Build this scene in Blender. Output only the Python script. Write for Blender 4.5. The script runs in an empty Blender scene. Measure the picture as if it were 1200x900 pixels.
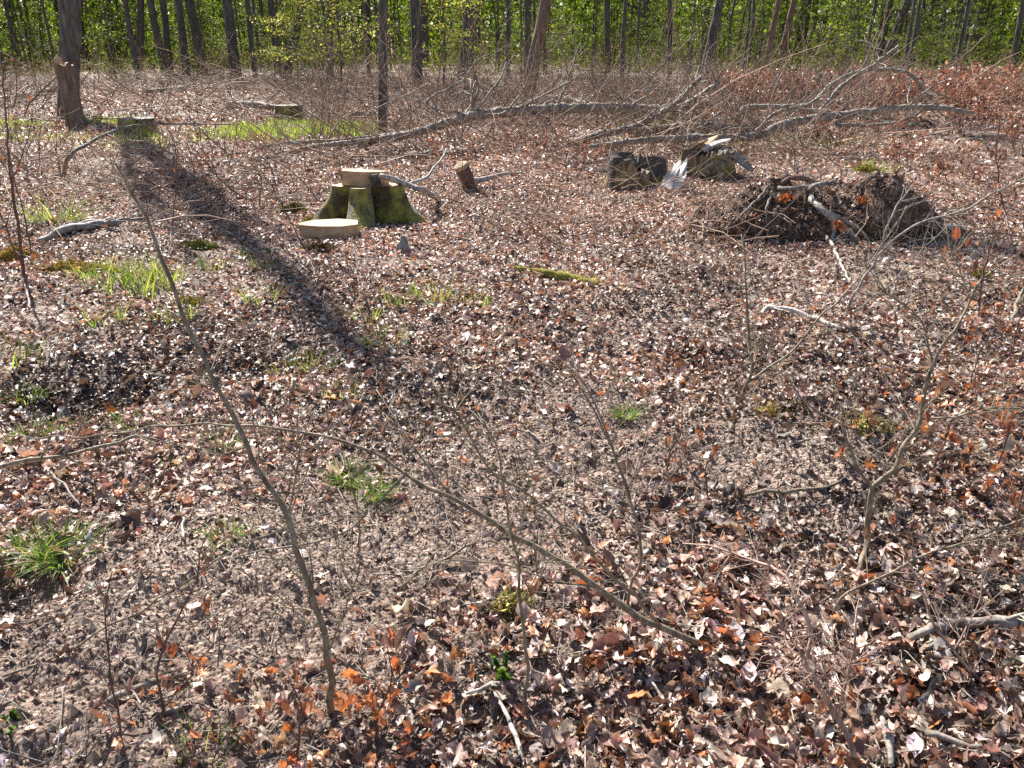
import bpy, math, random
import numpy as np
from mathutils import Vector

sc = bpy.context.scene
COL = sc.collection
rad = math.radians
random.seed(7)
rng = np.random.default_rng(11)

# ------------------------------------------------------------------ camera, sky, sun, exposure
CAM_H, PITCH, FPX = 1.6, rad(22.5), 942.0
cam_d = bpy.data.cameras.new('camera')
cam_d.sensor_width = 36.0
cam_d.lens = FPX / 1200.0 * 36.0
cam_d.clip_start, cam_d.clip_end = 0.05, 1000.0
cam = bpy.data.objects.new('camera', cam_d)
COL.objects.link(cam)
cam.location = (0, 0, CAM_H)
cam.rotation_euler = (rad(90) - PITCH, 0, 0)
sc.camera = cam

SUN_AZ, SUN_EL = rad(28.5), rad(44.0)          # azimuth to the left of the view direction
sun_vec = Vector((-math.sin(SUN_AZ) * math.cos(SUN_EL), math.cos(SUN_AZ) * math.cos(SUN_EL), math.sin(SUN_EL)))
world = bpy.data.worlds.new('World')
sc.world = world
world.use_nodes = True
wn = world.node_tree
sky = wn.nodes.new('ShaderNodeTexSky')
sky.sky_type = 'NISHITA'
sky.sun_disc = False
sky.sun_elevation = SUN_EL
sky.sun_rotation = 2 * math.pi - SUN_AZ
bg = wn.nodes['Background']
bg.inputs['Strength'].default_value = 0.068
wn.links.new(sky.outputs[0], bg.inputs['Color'])
sun_d = bpy.data.lights.new('sun', 'SUN')
sun_d.energy = 5.0
sun_d.angle = rad(0.53)
sun_d.color = (1.0, 0.94, 0.87)
sun = bpy.data.objects.new('sun', sun_d)
COL.objects.link(sun)
sun.location = sun_vec * 60
sun.rotation_euler = sun_vec.to_track_quat('Z', 'Y').to_euler()
sc.view_settings.view_transform = 'Standard'
sc.view_settings.look = 'None'
sc.view_settings.gamma = 1.0
sc.view_settings.exposure = 1.2
sc.cycles.use_denoising = False
sc.cycles.max_bounces = 6
sc.cycles.diffuse_bounces = 3
sc.cycles.glossy_bounces = 2
sc.cycles.transmission_bounces = 3
sc.cycles.transparent_max_bounces = 4
sc.cycles.caustics_reflective = False
sc.cycles.caustics_refractive = False

# ------------------------------------------------------------------ noise and the lie of the land
def _hash(ix, iy, seed):
    n = (ix.astype(np.int64) * 374761393 + iy.astype(np.int64) * 668265263 + seed * 974711) & 0xFFFFFFFF
    n = ((n ^ (n >> 13)) * 1274126177) & 0xFFFFFFFF
    n = n ^ (n >> 16)
    return (n & 0xFFFF) / 65535.0

def noise(x, y, s, seed=0):
    x = np.asarray(x, float) / s; y = np.asarray(y, float) / s
    ix, iy = np.floor(x), np.floor(y)
    fx, fy = x - ix, y - iy
    fx, fy = fx * fx * (3 - 2 * fx), fy * fy * (3 - 2 * fy)
    a, b = _hash(ix, iy, seed), _hash(ix + 1, iy, seed)
    c, d = _hash(ix, iy + 1, seed), _hash(ix + 1, iy + 1, seed)
    return (a + (b - a) * fx) * (1 - fy) + (c + (d - c) * fx) * fy - 0.5

def flat_ground(px, py):
    x, u = (px - 600) / FPX, (450 - py) / FPX
    f, z = math.cos(PITCH) + u * math.sin(PITCH), u * math.cos(PITCH) - math.sin(PITCH)
    t = CAM_H / -z
    return x * t, f * t

# hollows and humps the photograph shows: (pixel, pixel, radius, height)
BUMPS = [(95, 455, .34, -.07), (885, 520, .26, -.05), (340, 380, .35, -.05), (700, 400, .4, -.04), (40, 690, .22, -.05),
         (930, 500, .35, .06), (860, 250, .6, .10), (1010, 500, .2, .05), (480, 470, .3, -.03), (90, 425, .25, .05),
         (1150, 345, .35, .05), (1130, 330, .3, -.04), (700, 620, .35, .03), (1100, 700, .25, -.04), (880, 800, .15, -.03)]
_B = [(*flat_ground(a, b), r, h) for a, b, r, h in BUMPS]

def H(x, y, fine=True):
    x = np.asarray(x, float); y = np.asarray(y, float)
    d = np.hypot(x, y)
    h = 0.16 * noise(x, y, 3.1, 1) + 0.09 * noise(x, y, 1.1, 2) + 0.085 * noise(x, y, .42, 3)
    h = h + np.clip((d - 15) / 40, 0, 1) * .5 * noise(x, y, 14, 9)
    for bx, by, r, a in _B:
        h = h + a * np.exp(-((x - bx) ** 2 + (y - by) ** 2) / (r * r))
    if fine:
        k = np.clip(1.3 - d / 9, 0, 1)
        h = h + k * (0.048 * noise(x, y, .16, 4) + 0.024 * noise(x, y, .06, 5) + 0.015 * noise(x, y, .026, 6))
    return h

def ray(px, py):
    x, u = (px - 600) / FPX, (450 - py) / FPX
    return np.array([x, math.cos(PITCH) + u * math.sin(PITCH), u * math.cos(PITCH) - math.sin(PITCH)])

def P(px, py, Y):
    r = ray(px, py)
    return np.array([0, 0, CAM_H]) + r * (Y / r[1])

def G(px, py, dz=0.0):
    """the ground point a line of sight meets"""
    r = ray(px, py)
    t, dt = .8, .02
    while t < 80:
        p = np.array([0, 0, CAM_H]) + r * t
        if p[2] <= float(H(p[0], p[1], False)): break
        t += dt * (1 + t * .1)
    p[2] = float(H(p[0], p[1], False)) + dz
    return p

def at(x, y, dz=0.0):
    return np.array([x, y, float(H(x, y, False)) + dz])

# ------------------------------------------------------------------ mesh building
class MB:
    """collects vertices, faces and a colour per vertex; build() links ONE mesh object"""
    def __init__(s): s.v, s.q, s.t, s.c, s.n = [], [], [], [], 0
    def add(s, v, quads=None, tris=None, col=(1, 1, 1)):
        v = np.asarray(v, float)
        if quads is not None and len(quads): s.q.append(np.asarray(quads, int) + s.n)
        if tris is not None and len(tris): s.t.append(np.asarray(tris, int) + s.n)
        c = np.asarray(col, float)
        if c.ndim == 1: c = np.tile(c, (len(v), 1))
        s.v.append(v); s.c.append(c); s.n += len(v)
    def mesh(s, name, mat, smooth=True):
        v = np.concatenate(s.v) if s.v else np.zeros((0, 3))
        c = np.concatenate(s.c) if s.c else np.zeros((0, 3))
        q = np.concatenate(s.q) if s.q else np.zeros((0, 4), int)
        t = np.concatenate(s.t) if s.t else np.zeros((0, 3), int)
        me = bpy.data.meshes.new(name)
        me.vertices.add(len(v)); me.vertices.foreach_set('co', v.ravel())
        nl = q.size + t.size
        me.loops.add(nl); me.loops.foreach_set('vertex_index', np.concatenate([q.ravel(), t.ravel()]).astype(np.int32))
        me.polygons.add(len(q) + len(t))
        st = np.concatenate([np.arange(len(q)) * 4, q.size + np.arange(len(t)) * 3]).astype(np.int32)
        me.polygons.foreach_set('loop_start', st)
        me.update(calc_edges=True)
        a = me.attributes.new('col', 'FLOAT_COLOR', 'POINT')
        a.data.foreach_set('color', np.concatenate([c, np.ones((len(c), 1))], 1).ravel())
        me.polygons.foreach_set('use_smooth', np.full(len(me.polygons), smooth, dtype=bool))
        me.materials.append(mat)
        me.validate()
        return me
    def build(s, name, mat, parent=None, smooth=True):
        o = bpy.data.objects.new(name, s.mesh(name, mat, smooth))
        COL.objects.link(o)
        if parent is not None: o.parent = parent
        return o

def tag(o, label=None, cat=None, group=None, kind=None):
    if label: o['label'] = label
    if cat: o['category'] = cat
    if group: o['group'] = group
    if kind: o['kind'] = kind
    return o

def thing(name, label, cat, loc=(0, 0, 0), group=None):
    o = bpy.data.objects.new(name, None)
    o.empty_display_size = .2
    COL.objects.link(o)
    o.location = tuple(float(a) for a in loc)
    return tag(o, label, cat, group)

def copy_tree(o, loc, rz, s=1.0, label=None):
    c = o.copy(); COL.objects.link(c)
    c.location = tuple(float(a) for a in loc); c.rotation_euler = (0, 0, rz); c.scale = (s, s, s)
    if label: c['label'] = label
    for ch in list(o.children):
        d = ch.copy(); COL.objects.link(d); d.parent = c
    return c

def smooth_path(pts, step, wob=0.0, seed=0):
    """Catmull-Rom through pts (n,3), resampled, with small kinks"""
    p = np.asarray(pts, float)
    if len(p) == 2: p = np.array([p[0], (p[0] + p[1]) / 2, p[1]])
    e = np.vstack([2 * p[0] - p[1], p, 2 * p[-1] - p[-2]])
    out = []
    for i in range(1, len(e) - 2):
        L = np.linalg.norm(e[i + 1] - e[i]); n = max(2, int(L / step))
        t = np.linspace(0, 1, n, endpoint=False)[:, None]
        a, b, c, d = e[i - 1], e[i], e[i + 1], e[i + 2]
        out.append(.5 * ((2 * b) + (-a + c) * t + (2 * a - 5 * b + 4 * c - d) * t ** 2 + (-a + 3 * b - 3 * c + d) * t ** 3))
    out.append(p[-1:])
    o = np.vstack(out)
    if wob:
        r = np.random.default_rng(seed)
        n = r.normal(0, wob, o.shape); n[0] = 0
        k = np.array([.25, .5, .25])
        n = np.stack([np.convolve(n[:, j], k, 'same') for j in range(3)], 1)
        o = o + n
    return o

def tube(mb, pts, radii, sides=6, col=(1, 1, 1), caps=True, rough=0.0, seed=0):
    p = np.asarray(pts, float); n = len(p)
    r = np.interp(np.linspace(0, 1, n), np.linspace(0, 1, len(radii)), radii) if np.ndim(radii) else np.full(n, radii)
    tg = np.gradient(p, axis=0); tg /= np.linalg.norm(tg, axis=1)[:, None] + 1e-12
    u = np.cross(tg[0], [0.31, .17, .93]); 
    if np.linalg.norm(u) < .1: u = np.cross(tg[0], [1, 0, 0])
    U = np.empty_like(p)
    for i in range(n):
        u = u - tg[i] * np.dot(u, tg[i]); u /= np.linalg.norm(u) + 1e-12; U[i] = u
    V = np.cross(tg, U)
    a = np.linspace(0, 2 * np.pi, sides, endpoint=False)
    R = np.repeat(r[:, None], sides, 1)
    if rough:
        R = R * (1 + np.random.default_rng(seed).normal(0, rough, R.shape))
    v = p[:, None] + R[..., None] * (np.cos(a)[None, :, None] * U[:, None] + np.sin(a)[None, :, None] * V[:, None])
    v = v.reshape(-1, 3)
    i, j = np.meshgrid(np.arange(n - 1), np.arange(sides), indexing='ij')
    A = i * sides + j; B = i * sides + (j + 1) % sides
    q = np.stack([A, B, B + sides, A + sides], -1).reshape(-1, 4)
    tr = []
    if caps:
        v = np.vstack([v, p[0] - tg[0] * r[0] * .2, p[-1] + tg[-1] * r[-1] * .5])
        k = n * sides; m = (n - 1) * sides
        for s in range(sides):
            tr.append([k, (s + 1) % sides, s]); tr.append([k + 1, m + s, m + (s + 1) % sides])
    mb.add(v, q, tr or None, col)

def unit(v):
    return v / (np.linalg.norm(v) + 1e-12)

def grow_twigs(mb, path, r0, n, length, rnd, col, up=.25, spread=1.0, depth=1, sides=4, frm=.25):
    """side twigs that leave a path, zigzag a little and fork again; returns the twig tips and their paths"""
    tips = []
    L = len(path)
    for k in range(n):
        f = rnd.uniform(frm, .98)
        i = min(L - 2, int(f * (L - 1)))
        base = path[i]; t = unit(path[i + 1] - path[i])
        side = unit(np.cross(t, rnd.normal(0, 1, 3)))
        d = unit(t * .75 + side * spread + np.array([0, 0, up]))
        ln = length * rnd.uniform(.35, 1.1) * (1.15 - .6 * f)
        m = max(3, int(ln / .05)); m = min(m, 12)
        pts = [base]
        for s in range(m):
            d = unit(d + rnd.normal(0, .17, 3) + np.array([0, 0, up * .12]))
            pts.append(pts[-1] + d * ln / m)
        pts = np.array(pts)
        r = r0 * rnd.uniform(.6, 1.0)
        tube(mb, pts, [r, r * .7, r * .35], sides, col * rnd.uniform(.85, 1.15), caps=False)
        tips.append(pts)
        if depth > 1:
            tips += grow_twigs(mb, pts, r * .6, rnd.integers(1, 4), ln * .55, rnd, col, up, spread, depth - 1, sides, .3)
    return tips

# ------------------------------------------------------------------ leaves as real little curled sheets
def leaf_sheets(mb, pos, size, yaw, pitch, roll, bend, fold, col, nu=5, shape='beech', width=.33, rag=.22, wrinkle=.26):
    N = len(pos)
    u = np.linspace(0, 1, nu + 1)
    if shape == 'oak':
        w = np.sin(np.pi * np.clip(u, .0, 1) ** 1.15) * width * (1 + .38 * np.cos(u * np.pi * 7)) ; w = np.clip(w, .02, None)
    elif shape == 'chip':
        w = np.full(nu + 1, width); w[0] *= .5; w[-1] *= .6
    else:
        w = np.sin(np.pi * u ** .9) * width; w = np.clip(w, .012, None)
    V = np.array([-1., 0., 1.])
    b = np.where(np.abs(bend) < .05, .05, bend)
    th = b[:, None] * (u[None] - .5)
    yy = np.sin(th) / b[:, None]; zz = (1 - np.cos(th)) / b[:, None]
    asym = rng.normal(0, .35, (N, 1, 1))
    f = fold[:, None, None] + asym * V[None, None] + rng.normal(0, wrinkle, (N, nu + 1, 3))
    ws = rng.uniform(.55, 1.15, (N, 1, 1)) * (1 + rag * rng.normal(0, 1, (N, nu + 1, 3))).clip(.25, 1.6)
    X = V[None, None] * w[None, :, None] * np.cos(f) * ws
    Z = zz[:, :, None] + np.abs(V)[None, None] * w[None, :, None] * np.sin(f)
    Yc = np.repeat(yy[:, :, None], 3, 2)
    Z = Z + rng.normal(0, .045, Z.shape); Yc = Yc + rng.normal(0, .05, Yc.shape) * rag / .22
    p = np.stack([X, Yc, Z], -1) * size[:, None, None, None]
    cy, sy, cp, sp, cr, sr = np.cos(yaw), np.sin(yaw), np.cos(pitch), np.sin(pitch), np.cos(roll), np.sin(roll)
    o, l = np.zeros(N), np.ones(N)
    Rz = np.array([[cy, -sy, o], [sy, cy, o], [o, o, l]]).transpose(2, 0, 1)
    Rx = np.array([[l, o, o], [o, cp, -sp], [o, sp, cp]]).transpose(2, 0, 1)
    Ry = np.array([[cr, o, sr], [o, l, o], [-sr, o, cr]]).transpose(2, 0, 1)
    R = Rz @ Rx @ Ry
    p = np.einsum('nij,nuvj->nuvi', R, p) + pos[:, None, None]
    nv = (nu + 1) * 3
    i, j = np.meshgrid(np.arange(nu), np.arange(2), indexing='ij')
    A = i * 3 + j
    q = np.stack([A, A + 1, A + 4, A + 3], -1).reshape(-1, 4)
    Q = (q[None] + (np.arange(N) * nv)[:, None, None]).reshape(-1, 4)
    c = np.repeat(col, nv, axis=0)
    mb.add(p.reshape(-1, 3), Q, None, c)

def leaf_quads(mb, pos, size, col, tilt=.5, aspect=.6, r=None):
    """many small folded leaves, two faces each"""
    r = r or rng
    N = len(pos)
    yaw = r.uniform(0, 2 * np.pi, N)
    a = np.stack([np.cos(yaw), np.sin(yaw), r.normal(-.15, tilt, N)], 1); a /= np.linalg.norm(a, axis=1)[:, None]
    b = np.cross(a, np.stack([r.normal(0, tilt, N), r.normal(0, tilt, N), np.ones(N)], 1)); b /= np.linalg.norm(b, axis=1)[:, None]
    n = np.cross(a, b)
    s = size[:, None]
    v = np.stack([pos, pos + a * s * .5 + b * s * aspect * .5 + n * s * .08, pos + a * s, pos + a * s * .5 - b * s * aspect * .5 + n * s * .08], 1).reshape(-1, 3)
    k = (np.arange(N) * 4)[:, None]
    mb.add(v, np.concatenate([k, k + 1, k + 2, k + 3], 1), None, np.repeat(col, 4, axis=0))

def palette(N, cols, wts, var=.25, r=None):
    r = r or rng
    c = np.asarray(cols)[r.choice(len(cols), N, p=np.asarray(wts) / np.sum(wts))]
    return np.clip(c * r.lognormal(0, var, (N, 1)) * r.normal(1, .05, (N, 3)), .01, .85)

# ------------------------------------------------------------------ materials
def nodes(name):
    m = bpy.data.materials.new(name); m.use_nodes = True
    nt = m.node_tree
    return m, nt, nt.nodes['Principled BSDF'], nt.nodes['Material Output']

def N_(nt, typ, **kw):
    n = nt.nodes.new(typ)
    for k, v in kw.items():
        if k in n.inputs: n.inputs[k].default_value = v
        else: setattr(n, k, v)
    return n

def ramp(nt, fac, stops):
    r = nt.nodes.new('ShaderNodeValToRGB')
    e = r.color_ramp.elements
    while len(e) > 1: e.remove(e[-1])
    e[0].position = stops[0][0]; e[0].color = (*stops[0][1], 1)
    for p, c in stops[1:]:
        k = e.new(p); k.color = (*c, 1)
    nt.links.new(fac, r.inputs[0])
    return r.outputs[0]

def bump(nt, b, height, strength, dist):
    n = N_(nt, 'ShaderNodeBump', Strength=strength, Distance=dist)
    nt.links.new(height, n.inputs['Height']); nt.links.new(n.outputs[0], b.inputs['Normal'])

def objco(nt):
    return nt.nodes.new('ShaderNodeTexCoord').outputs['Object']

def leaf_mat(name, rough=.5, spec=.5, trans=.25, tint=(1.3, .9, .5), scale=60, mottle=.35):
    m, nt, b, out = nodes(name)
    a = N_(nt, 'ShaderNodeAttribute', attribute_name='col')
    nz = N_(nt, 'ShaderNodeTexNoise', Scale=scale, Detail=2.0)
    nt.links.new(nt.nodes.new('ShaderNodeNewGeometry').outputs['Position'], nz.inputs['Vector'])
    mr = N_(nt, 'ShaderNodeMapRange'); mr.inputs[1].default_value = .3; mr.inputs[2].default_value = .7
    mr.inputs[3].default_value = 1 - mottle; mr.inputs[4].default_value = 1 + mottle
    nt.links.new(nz.outputs[0], mr.inputs[0])
    mu = N_(nt, 'ShaderNodeVectorMath', operation='SCALE')
    nt.links.new(a.outputs['Color'], mu.inputs[0]); nt.links.new(mr.outputs[0], mu.inputs['Scale'])
    nt.links.new(mu.outputs[0], b.inputs['Base Color'])
    b.inputs['Roughness'].default_value = rough
    b.inputs['Specular IOR Level'].default_value = spec
    if trans:
        t = nt.nodes.new('ShaderNodeBsdfTranslucent')
        tm = N_(nt, 'ShaderNodeVectorMath', operation='MULTIPLY'); tm.inputs[1].default_value = tint
        nt.links.new(mu.outputs[0], tm.inputs[0]); nt.links.new(tm.outputs[0], t.inputs['Color'])
        mx = N_(nt, 'ShaderNodeMixShader', Fac=trans)
        nt.links.new(b.outputs[0], mx.inputs[1]); nt.links.new(t.outputs[0], mx.inputs[2])
        nt.links.new(mx.outputs[0], out.inputs['Surface'])
    return m

M = {}
M['litter'] = leaf_mat('dry leaf', .44, .55, .18, (1.3, .95, .7))
M['chips'] = leaf_mat('crumbled leaf', .5, .5, .1, (1.2, .9, .6), 40)
M['russet'] = leaf_mat('russet hanging leaf', .45, .5, .35, (1.35, .95, .7))
M['green'] = leaf_mat('fresh green leaf', .5, .2, .46, (1.75, 1.6, .75), .8, .45)
M['deep_green'] = leaf_mat('shaded wood leaf', .6, .1, .42, (1.6, 1.7, .5), .5, .6)
M['grass'] = leaf_mat('grass blade', .45, .4, .4, (1.35, 1.5, .6), 8, .25)

def bark_mat(name, stops, scale=40, strength=.5, rough=.75, stretch=.25, moss=None, spec=.3):
    m, nt, b, out = nodes(name)
    a = N_(nt, 'ShaderNodeAttribute', attribute_name='col')
    mp = N_(nt, 'ShaderNodeMapping'); mp.inputs['Scale'].default_value = (1, 1, stretch)
    nt.links.new(objco(nt), mp.inputs[0])
    n1 = N_(nt, 'ShaderNodeTexNoise', Scale=scale, Detail=5.0, Roughness=.65)
    nt.links.new(mp.outputs[0], n1.inputs['Vector'])
    c = ramp(nt, n1.outputs[0], stops)
    mu = N_(nt, 'ShaderNodeVectorMath', operation='MULTIPLY')
    nt.links.new(c, mu.inputs[0]); nt.links.new(a.outputs['Color'], mu.inputs[1])
    src = mu.outputs[0]
    if moss:
        n2 = N_(nt, 'ShaderNodeTexNoise', Scale=moss[1], Detail=4.0)
        nt.links.new(objco(nt), n2.inputs['Vector'])
        mr = N_(nt, 'ShaderNodeMapRange'); mr.inputs[1].default_value = moss[2]; mr.inputs[2].default_value = moss[2] + .12
        nt.links.new(n2.outputs[0], mr.inputs[0])
        mx = N_(nt, 'ShaderNodeMix', data_type='RGBA'); mx.inputs[7].default_value = (*moss[0], 1)
        nt.links.new(mr.outputs[0], mx.inputs[0]); nt.links.new(src, mx.inputs[6]); src = mx.outputs[2]
    nt.links.new(src, b.inputs['Base Color'])
    b.inputs['Roughness'].default_value = rough
    b.inputs['Specular IOR Level'].default_value = spec
    bump(nt, b, n1.outputs[0], strength, .01)
    return m

M['sapling'] = bark_mat('sapling bark', [(.3, (.09, .068, .045)), (.5, (.23, .18, .12)), (.7, (.40, .34, .25))], 55, .4, .55, .4)
M['shoot'] = bark_mat('reddish shoot bark', [(.3, (.06, .03, .022)), (.6, (.19, .10, .075)), (.75, (.32, .22, .17))], 70, .3, .45, .4)
M['dead'] = bark_mat('bleached dead bark', [(.3, (.10, .085, .07)), (.5, (.26, .23, .20)), (.7, (.46, .43, .40))], 45, .5, .6, .35)
M['log'] = bark_mat('grey fallen bark', [(.3, (.07, .055, .043)), (.5, (.20, .17, .14)), (.72, (.42, .38, .33))], 26, .6, .7, .4, ((.10, .11, .02), 7, .6))
M['rotten_bark'] = bark_mat('rotten stump bark', [(.3, (.06, .04, .027)), (.5, (.19, .135, .09)), (.7, (.40, .30, .20))], 16, .9, .9, .3, ((.20, .18, .035), 5, .52))
M['trunk'] = bark_mat('standing trunk bark', [(.3, (.035, .032, .03)), (.5, (.085, .078, .072)), (.7, (.17, .155, .145))], 9, .6, .85, .2, ((.055, .065, .02), 1.6, .58))
M['pale_trunk'] = bark_mat('brown trunk bark', [(.3, (.09, .06, .04)), (.5, (.18, .125, .09)), (.7, (.30, .22, .17))], 9, .6, .85, .2)
M['brash'] = bark_mat('brash twigs', [(.3, (.10, .08, .065)), (.6, (.24, .20, .17)), (.75, (.38, .34, .31))], 12, .2, .6, .5)

def soil_mat(name, dark, mid, pale, s=1.0):
    m, nt, b, out = nodes(name)
    co = objco(nt)
    n1 = N_(nt, 'ShaderNodeTexNoise', Scale=26.0 * s, Detail=8.0, Roughness=.75)
    n2 = N_(nt, 'ShaderNodeTexNoise', Scale=1.1 * s, Detail=4.0)
    v = N_(nt, 'ShaderNodeTexVoronoi', Scale=70.0 * s, Randomness=1.0)
    for n in (n1, n2, v): nt.links.new(co, n.inputs['Vector'])
    ad = N_(nt, 'ShaderNodeMath', operation='MULTIPLY_ADD'); ad.inputs[1].default_value = .45
    nt.links.new(n2.outputs[0], ad.inputs[0]); nt.links.new(n1.outputs[0], ad.inputs[2])
    sh = N_(nt, 'ShaderNodeMath', operation='SUBTRACT'); sh.inputs[1].default_value = .22
    nt.links.new(ad.outputs[0], sh.inputs[0])
    c = ramp(nt, sh.outputs[0], [(.32, dark), (.5, mid), (.68, pale)])
    # crumbs: each voronoi cell a shade of its own
    hs = N_(nt, 'ShaderNodeSeparateColor'); nt.links.new(v.outputs['Color'], hs.inputs[0])
    mr = N_(nt, 'ShaderNodeMapRange'); mr.inputs[3].default_value = .55; mr.inputs[4].default_value = 1.6
    nt.links.new(hs.outputs[0], mr.inputs[0])
    mu = N_(nt, 'ShaderNodeVectorMath', operation='SCALE')
    nt.links.new(c, mu.inputs[0]); nt.links.new(mr.outputs[0], mu.inputs['Scale'])
    nt.links.new(mu.outputs[0], b.inputs['Base Color'])
    b.inputs['Roughness'].default_value = .8
    b.inputs['Specular IOR Level'].default_value = .3
    h = N_(nt, 'ShaderNodeMath', operation='MULTIPLY_ADD'); h.inputs[1].default_value = -.7
    nt.links.new(v.outputs['Distance'], h.inputs[0]); nt.links.new(n1.outputs[0], h.inputs[2])
    bump(nt, b, h.outputs[0], .9, .02 / s)
    return m
M['soil'] = soil_mat('forest soil', (.075, .05, .038), (.25, .182, .142), (.46, .365, .295))
M['earth'] = soil_mat('dark root earth', (.045, .027, .019), (.15, .095, .067), (.34, .24, .175), .8)

def moss_stump_mat():
    m, nt, b, out = nodes('mossy stump bark')
    co = objco(nt)
    n1 = N_(nt, 'ShaderNodeTexNoise', Scale=5.0, Detail=6.0, Roughness=.6)
    n2 = N_(nt, 'ShaderNodeTexNoise', Scale=60.0, Detail=4.0)
    nt.links.new(co, n1.inputs['Vector']); nt.links.new(co, n2.inputs['Vector'])
    c = ramp(nt, n1.outputs[0], [(.32, (.035, .026, .018)), (.45, (.075, .06, .022)), (.53, (.18, .16, .025)), (.70, (.36, .32, .06))])
    mr = N_(nt, 'ShaderNodeMapRange'); mr.inputs[1].default_value = .3; mr.inputs[2].default_value = .7; mr.inputs[3].default_value = .6; mr.inputs[4].default_value = 1.4
    nt.links.new(n2.outputs[0], mr.inputs[0])
    mu = N_(nt, 'ShaderNodeVectorMath', operation='SCALE')
    nt.links.new(c, mu.inputs[0]); nt.links.new(mr.outputs[0], mu.inputs['Scale'])
    nt.links.new(mu.outputs[0], b.inputs['Base Color'])
    b.inputs['Roughness'].default_value = .95
    b.inputs['Sheen Weight'].default_value = .3
    bump(nt, b, n2.outputs[0], .9, .02)
    return m
M['moss_stump'] = moss_stump_mat()

def wood_mat(name, a, bcol, c, scale=14.0, rings=True):
    m, nt, b, out = nodes(name)
    co = objco(nt)
    w = N_(nt, 'ShaderNodeTexWave', Scale=scale, Distortion=2.5, Detail=3.0)
    w.wave_type = 'RINGS' if rings else 'BANDS'
    if rings: w.rings_direction = 'Z'
    n = N_(nt, 'ShaderNodeTexNoise', Scale=9.0, Detail=6.0, Roughness=.7)
    nt.links.new(co, w.inputs['Vector']); nt.links.new(co, n.inputs['Vector'])
    mx = N_(nt, 'ShaderNodeMath', operation='MULTIPLY_ADD'); mx.inputs[1].default_value = .3
    nt.links.new(w.outputs[1], mx.inputs[0]); nt.links.new(n.outputs[0], mx.inputs[2])
    col = ramp(nt, mx.outputs[0], [(.35, a), (.6, bcol), (.85, c)])
    nt.links.new(col, b.inputs['Base Color'])
    b.inputs['Roughness'].default_value = .65
    bump(nt, b, mx.outputs[0], .35, .01)
    return m
M['cut'] = wood_mat('sawn beech', (.26, .155, .08), (.44, .29, .16), (.56, .40, .24))
M['cut_side'] = wood_mat('split wood side', (.26, .14, .07), (.50, .31, .17), (.64, .44, .27), 30, False)
M['rotten'] = wood_mat('rotten wood', (.02, .015, .011), (.06, .045, .03), (.16, .12, .085), 20, False)
M['shard'] = wood_mat('bleached splinter', (.30, .265, .23), (.52, .48, .44), (.70, .67, .63), 26, False)
M['moss'] = leaf_mat('cushion moss', .9, .1, .2, (1.3, 1.3, .5), 120, .4)

# ------------------------------------------------------------------ ground: one sheet to the horizon
def build_ground():
    ang = np.concatenate([np.linspace(-180, -52, 26, endpoint=False), np.linspace(-52, 52, 620), np.linspace(52, 180, 27)[1:]])
    r = [0.25]
    while r[-1] < 14: r.append(r[-1] * 1.0075 + .001)
    while r[-1] < 420: r.append(r[-1] * 1.045)
    r = np.array(r)
    A, R = np.meshgrid(np.radians(ang), r, indexing='ij')
    x, y = R * np.sin(A), R * np.cos(A)
    z = H(x, y)
    v = np.stack([x, y, z], -1).reshape(-1, 3)
    na, nr = len(ang), len(r)
    i, j = np.meshgrid(np.arange(na - 1), np.arange(nr - 1), indexing='ij')
    a = i * nr + j
    q = np.stack([a, a + 1, a + nr + 1, a + nr], -1).reshape(-1, 4)[:, ::-1]
    mb = MB(); mb.add(v, q)
    c = len(v)
    tr = [[0, 0, 0]]
    vv = np.array([[0, 0, float(H(0, 0))]])
    mb.add(vv, None, None)
    rim = np.arange(na - 1) * nr
    mb.t.append(np.stack([np.full(na - 1, c), rim + nr, rim], 1))
    o = mb.build('ground', M['soil'])
    tag(o, kind='structure')
build_ground()

# ------------------------------------------------------------------ leaf litter
BARE = [(250, 760, .55, .95), (90, 720, .35, .8), (620, 520, .45, .8), (560, 620, .35, .7), (700, 470, .4, .6), (400, 600, .45, .7),
        (880, 540, .30, .85), (330, 860, .2, .4), (950, 330, .6, .5), (1050, 320, .6, .5), (60, 850, .35, .6), (860, 270, .5, .6), (640, 790, .12, .2), (500, 430, .4, .4)]
_BARE = [(*flat_ground(a, b), r * 1.25, min(.97, w * 1.15)) for a, b, r, w in BARE]
def leafiness(x, y):
    k = np.ones_like(x)
    for bx, by, r, w in _BARE:
        k = k * (1 - w * np.exp(-((x - bx) ** 2 + (y - by) ** 2) / (r * r)))
    return np.clip(k * (1 + 1.1 * noise(x, y, .5, 21) + .8 * noise(x, y, 1.6, 22)), .04, 1.6)

# damp dark humus, with shade of hollows and twigs painted in: (pixel, pixel, radius, strength)
_HUMUS_SHADE = [(*flat_ground(a, b), r, w) for a, b, r, w in ((95, 450, .35, 1.5), (40, 690, .25, 1.4), (885, 525, .28, 1.6), (930, 560, .3, 1.2), (540, 470, .35, 1.0), (700, 395, .3, 1.2), (620, 430, .3, .8), (350, 390, .4, .8),
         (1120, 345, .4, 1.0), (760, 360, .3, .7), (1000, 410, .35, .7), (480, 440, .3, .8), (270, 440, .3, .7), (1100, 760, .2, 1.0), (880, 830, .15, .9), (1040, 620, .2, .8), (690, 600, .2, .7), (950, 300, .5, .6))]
def sector(n, r0, r1, half, pw=0.0):
    """points in a wedge in front of the viewer, uniform per area"""
    rr = np.sqrt(rng.uniform(r0 * r0, r1 * r1, n)); a = np.radians(rng.uniform(-half, half, n))
    return rr * np.sin(a), rr * np.cos(a)

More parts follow.
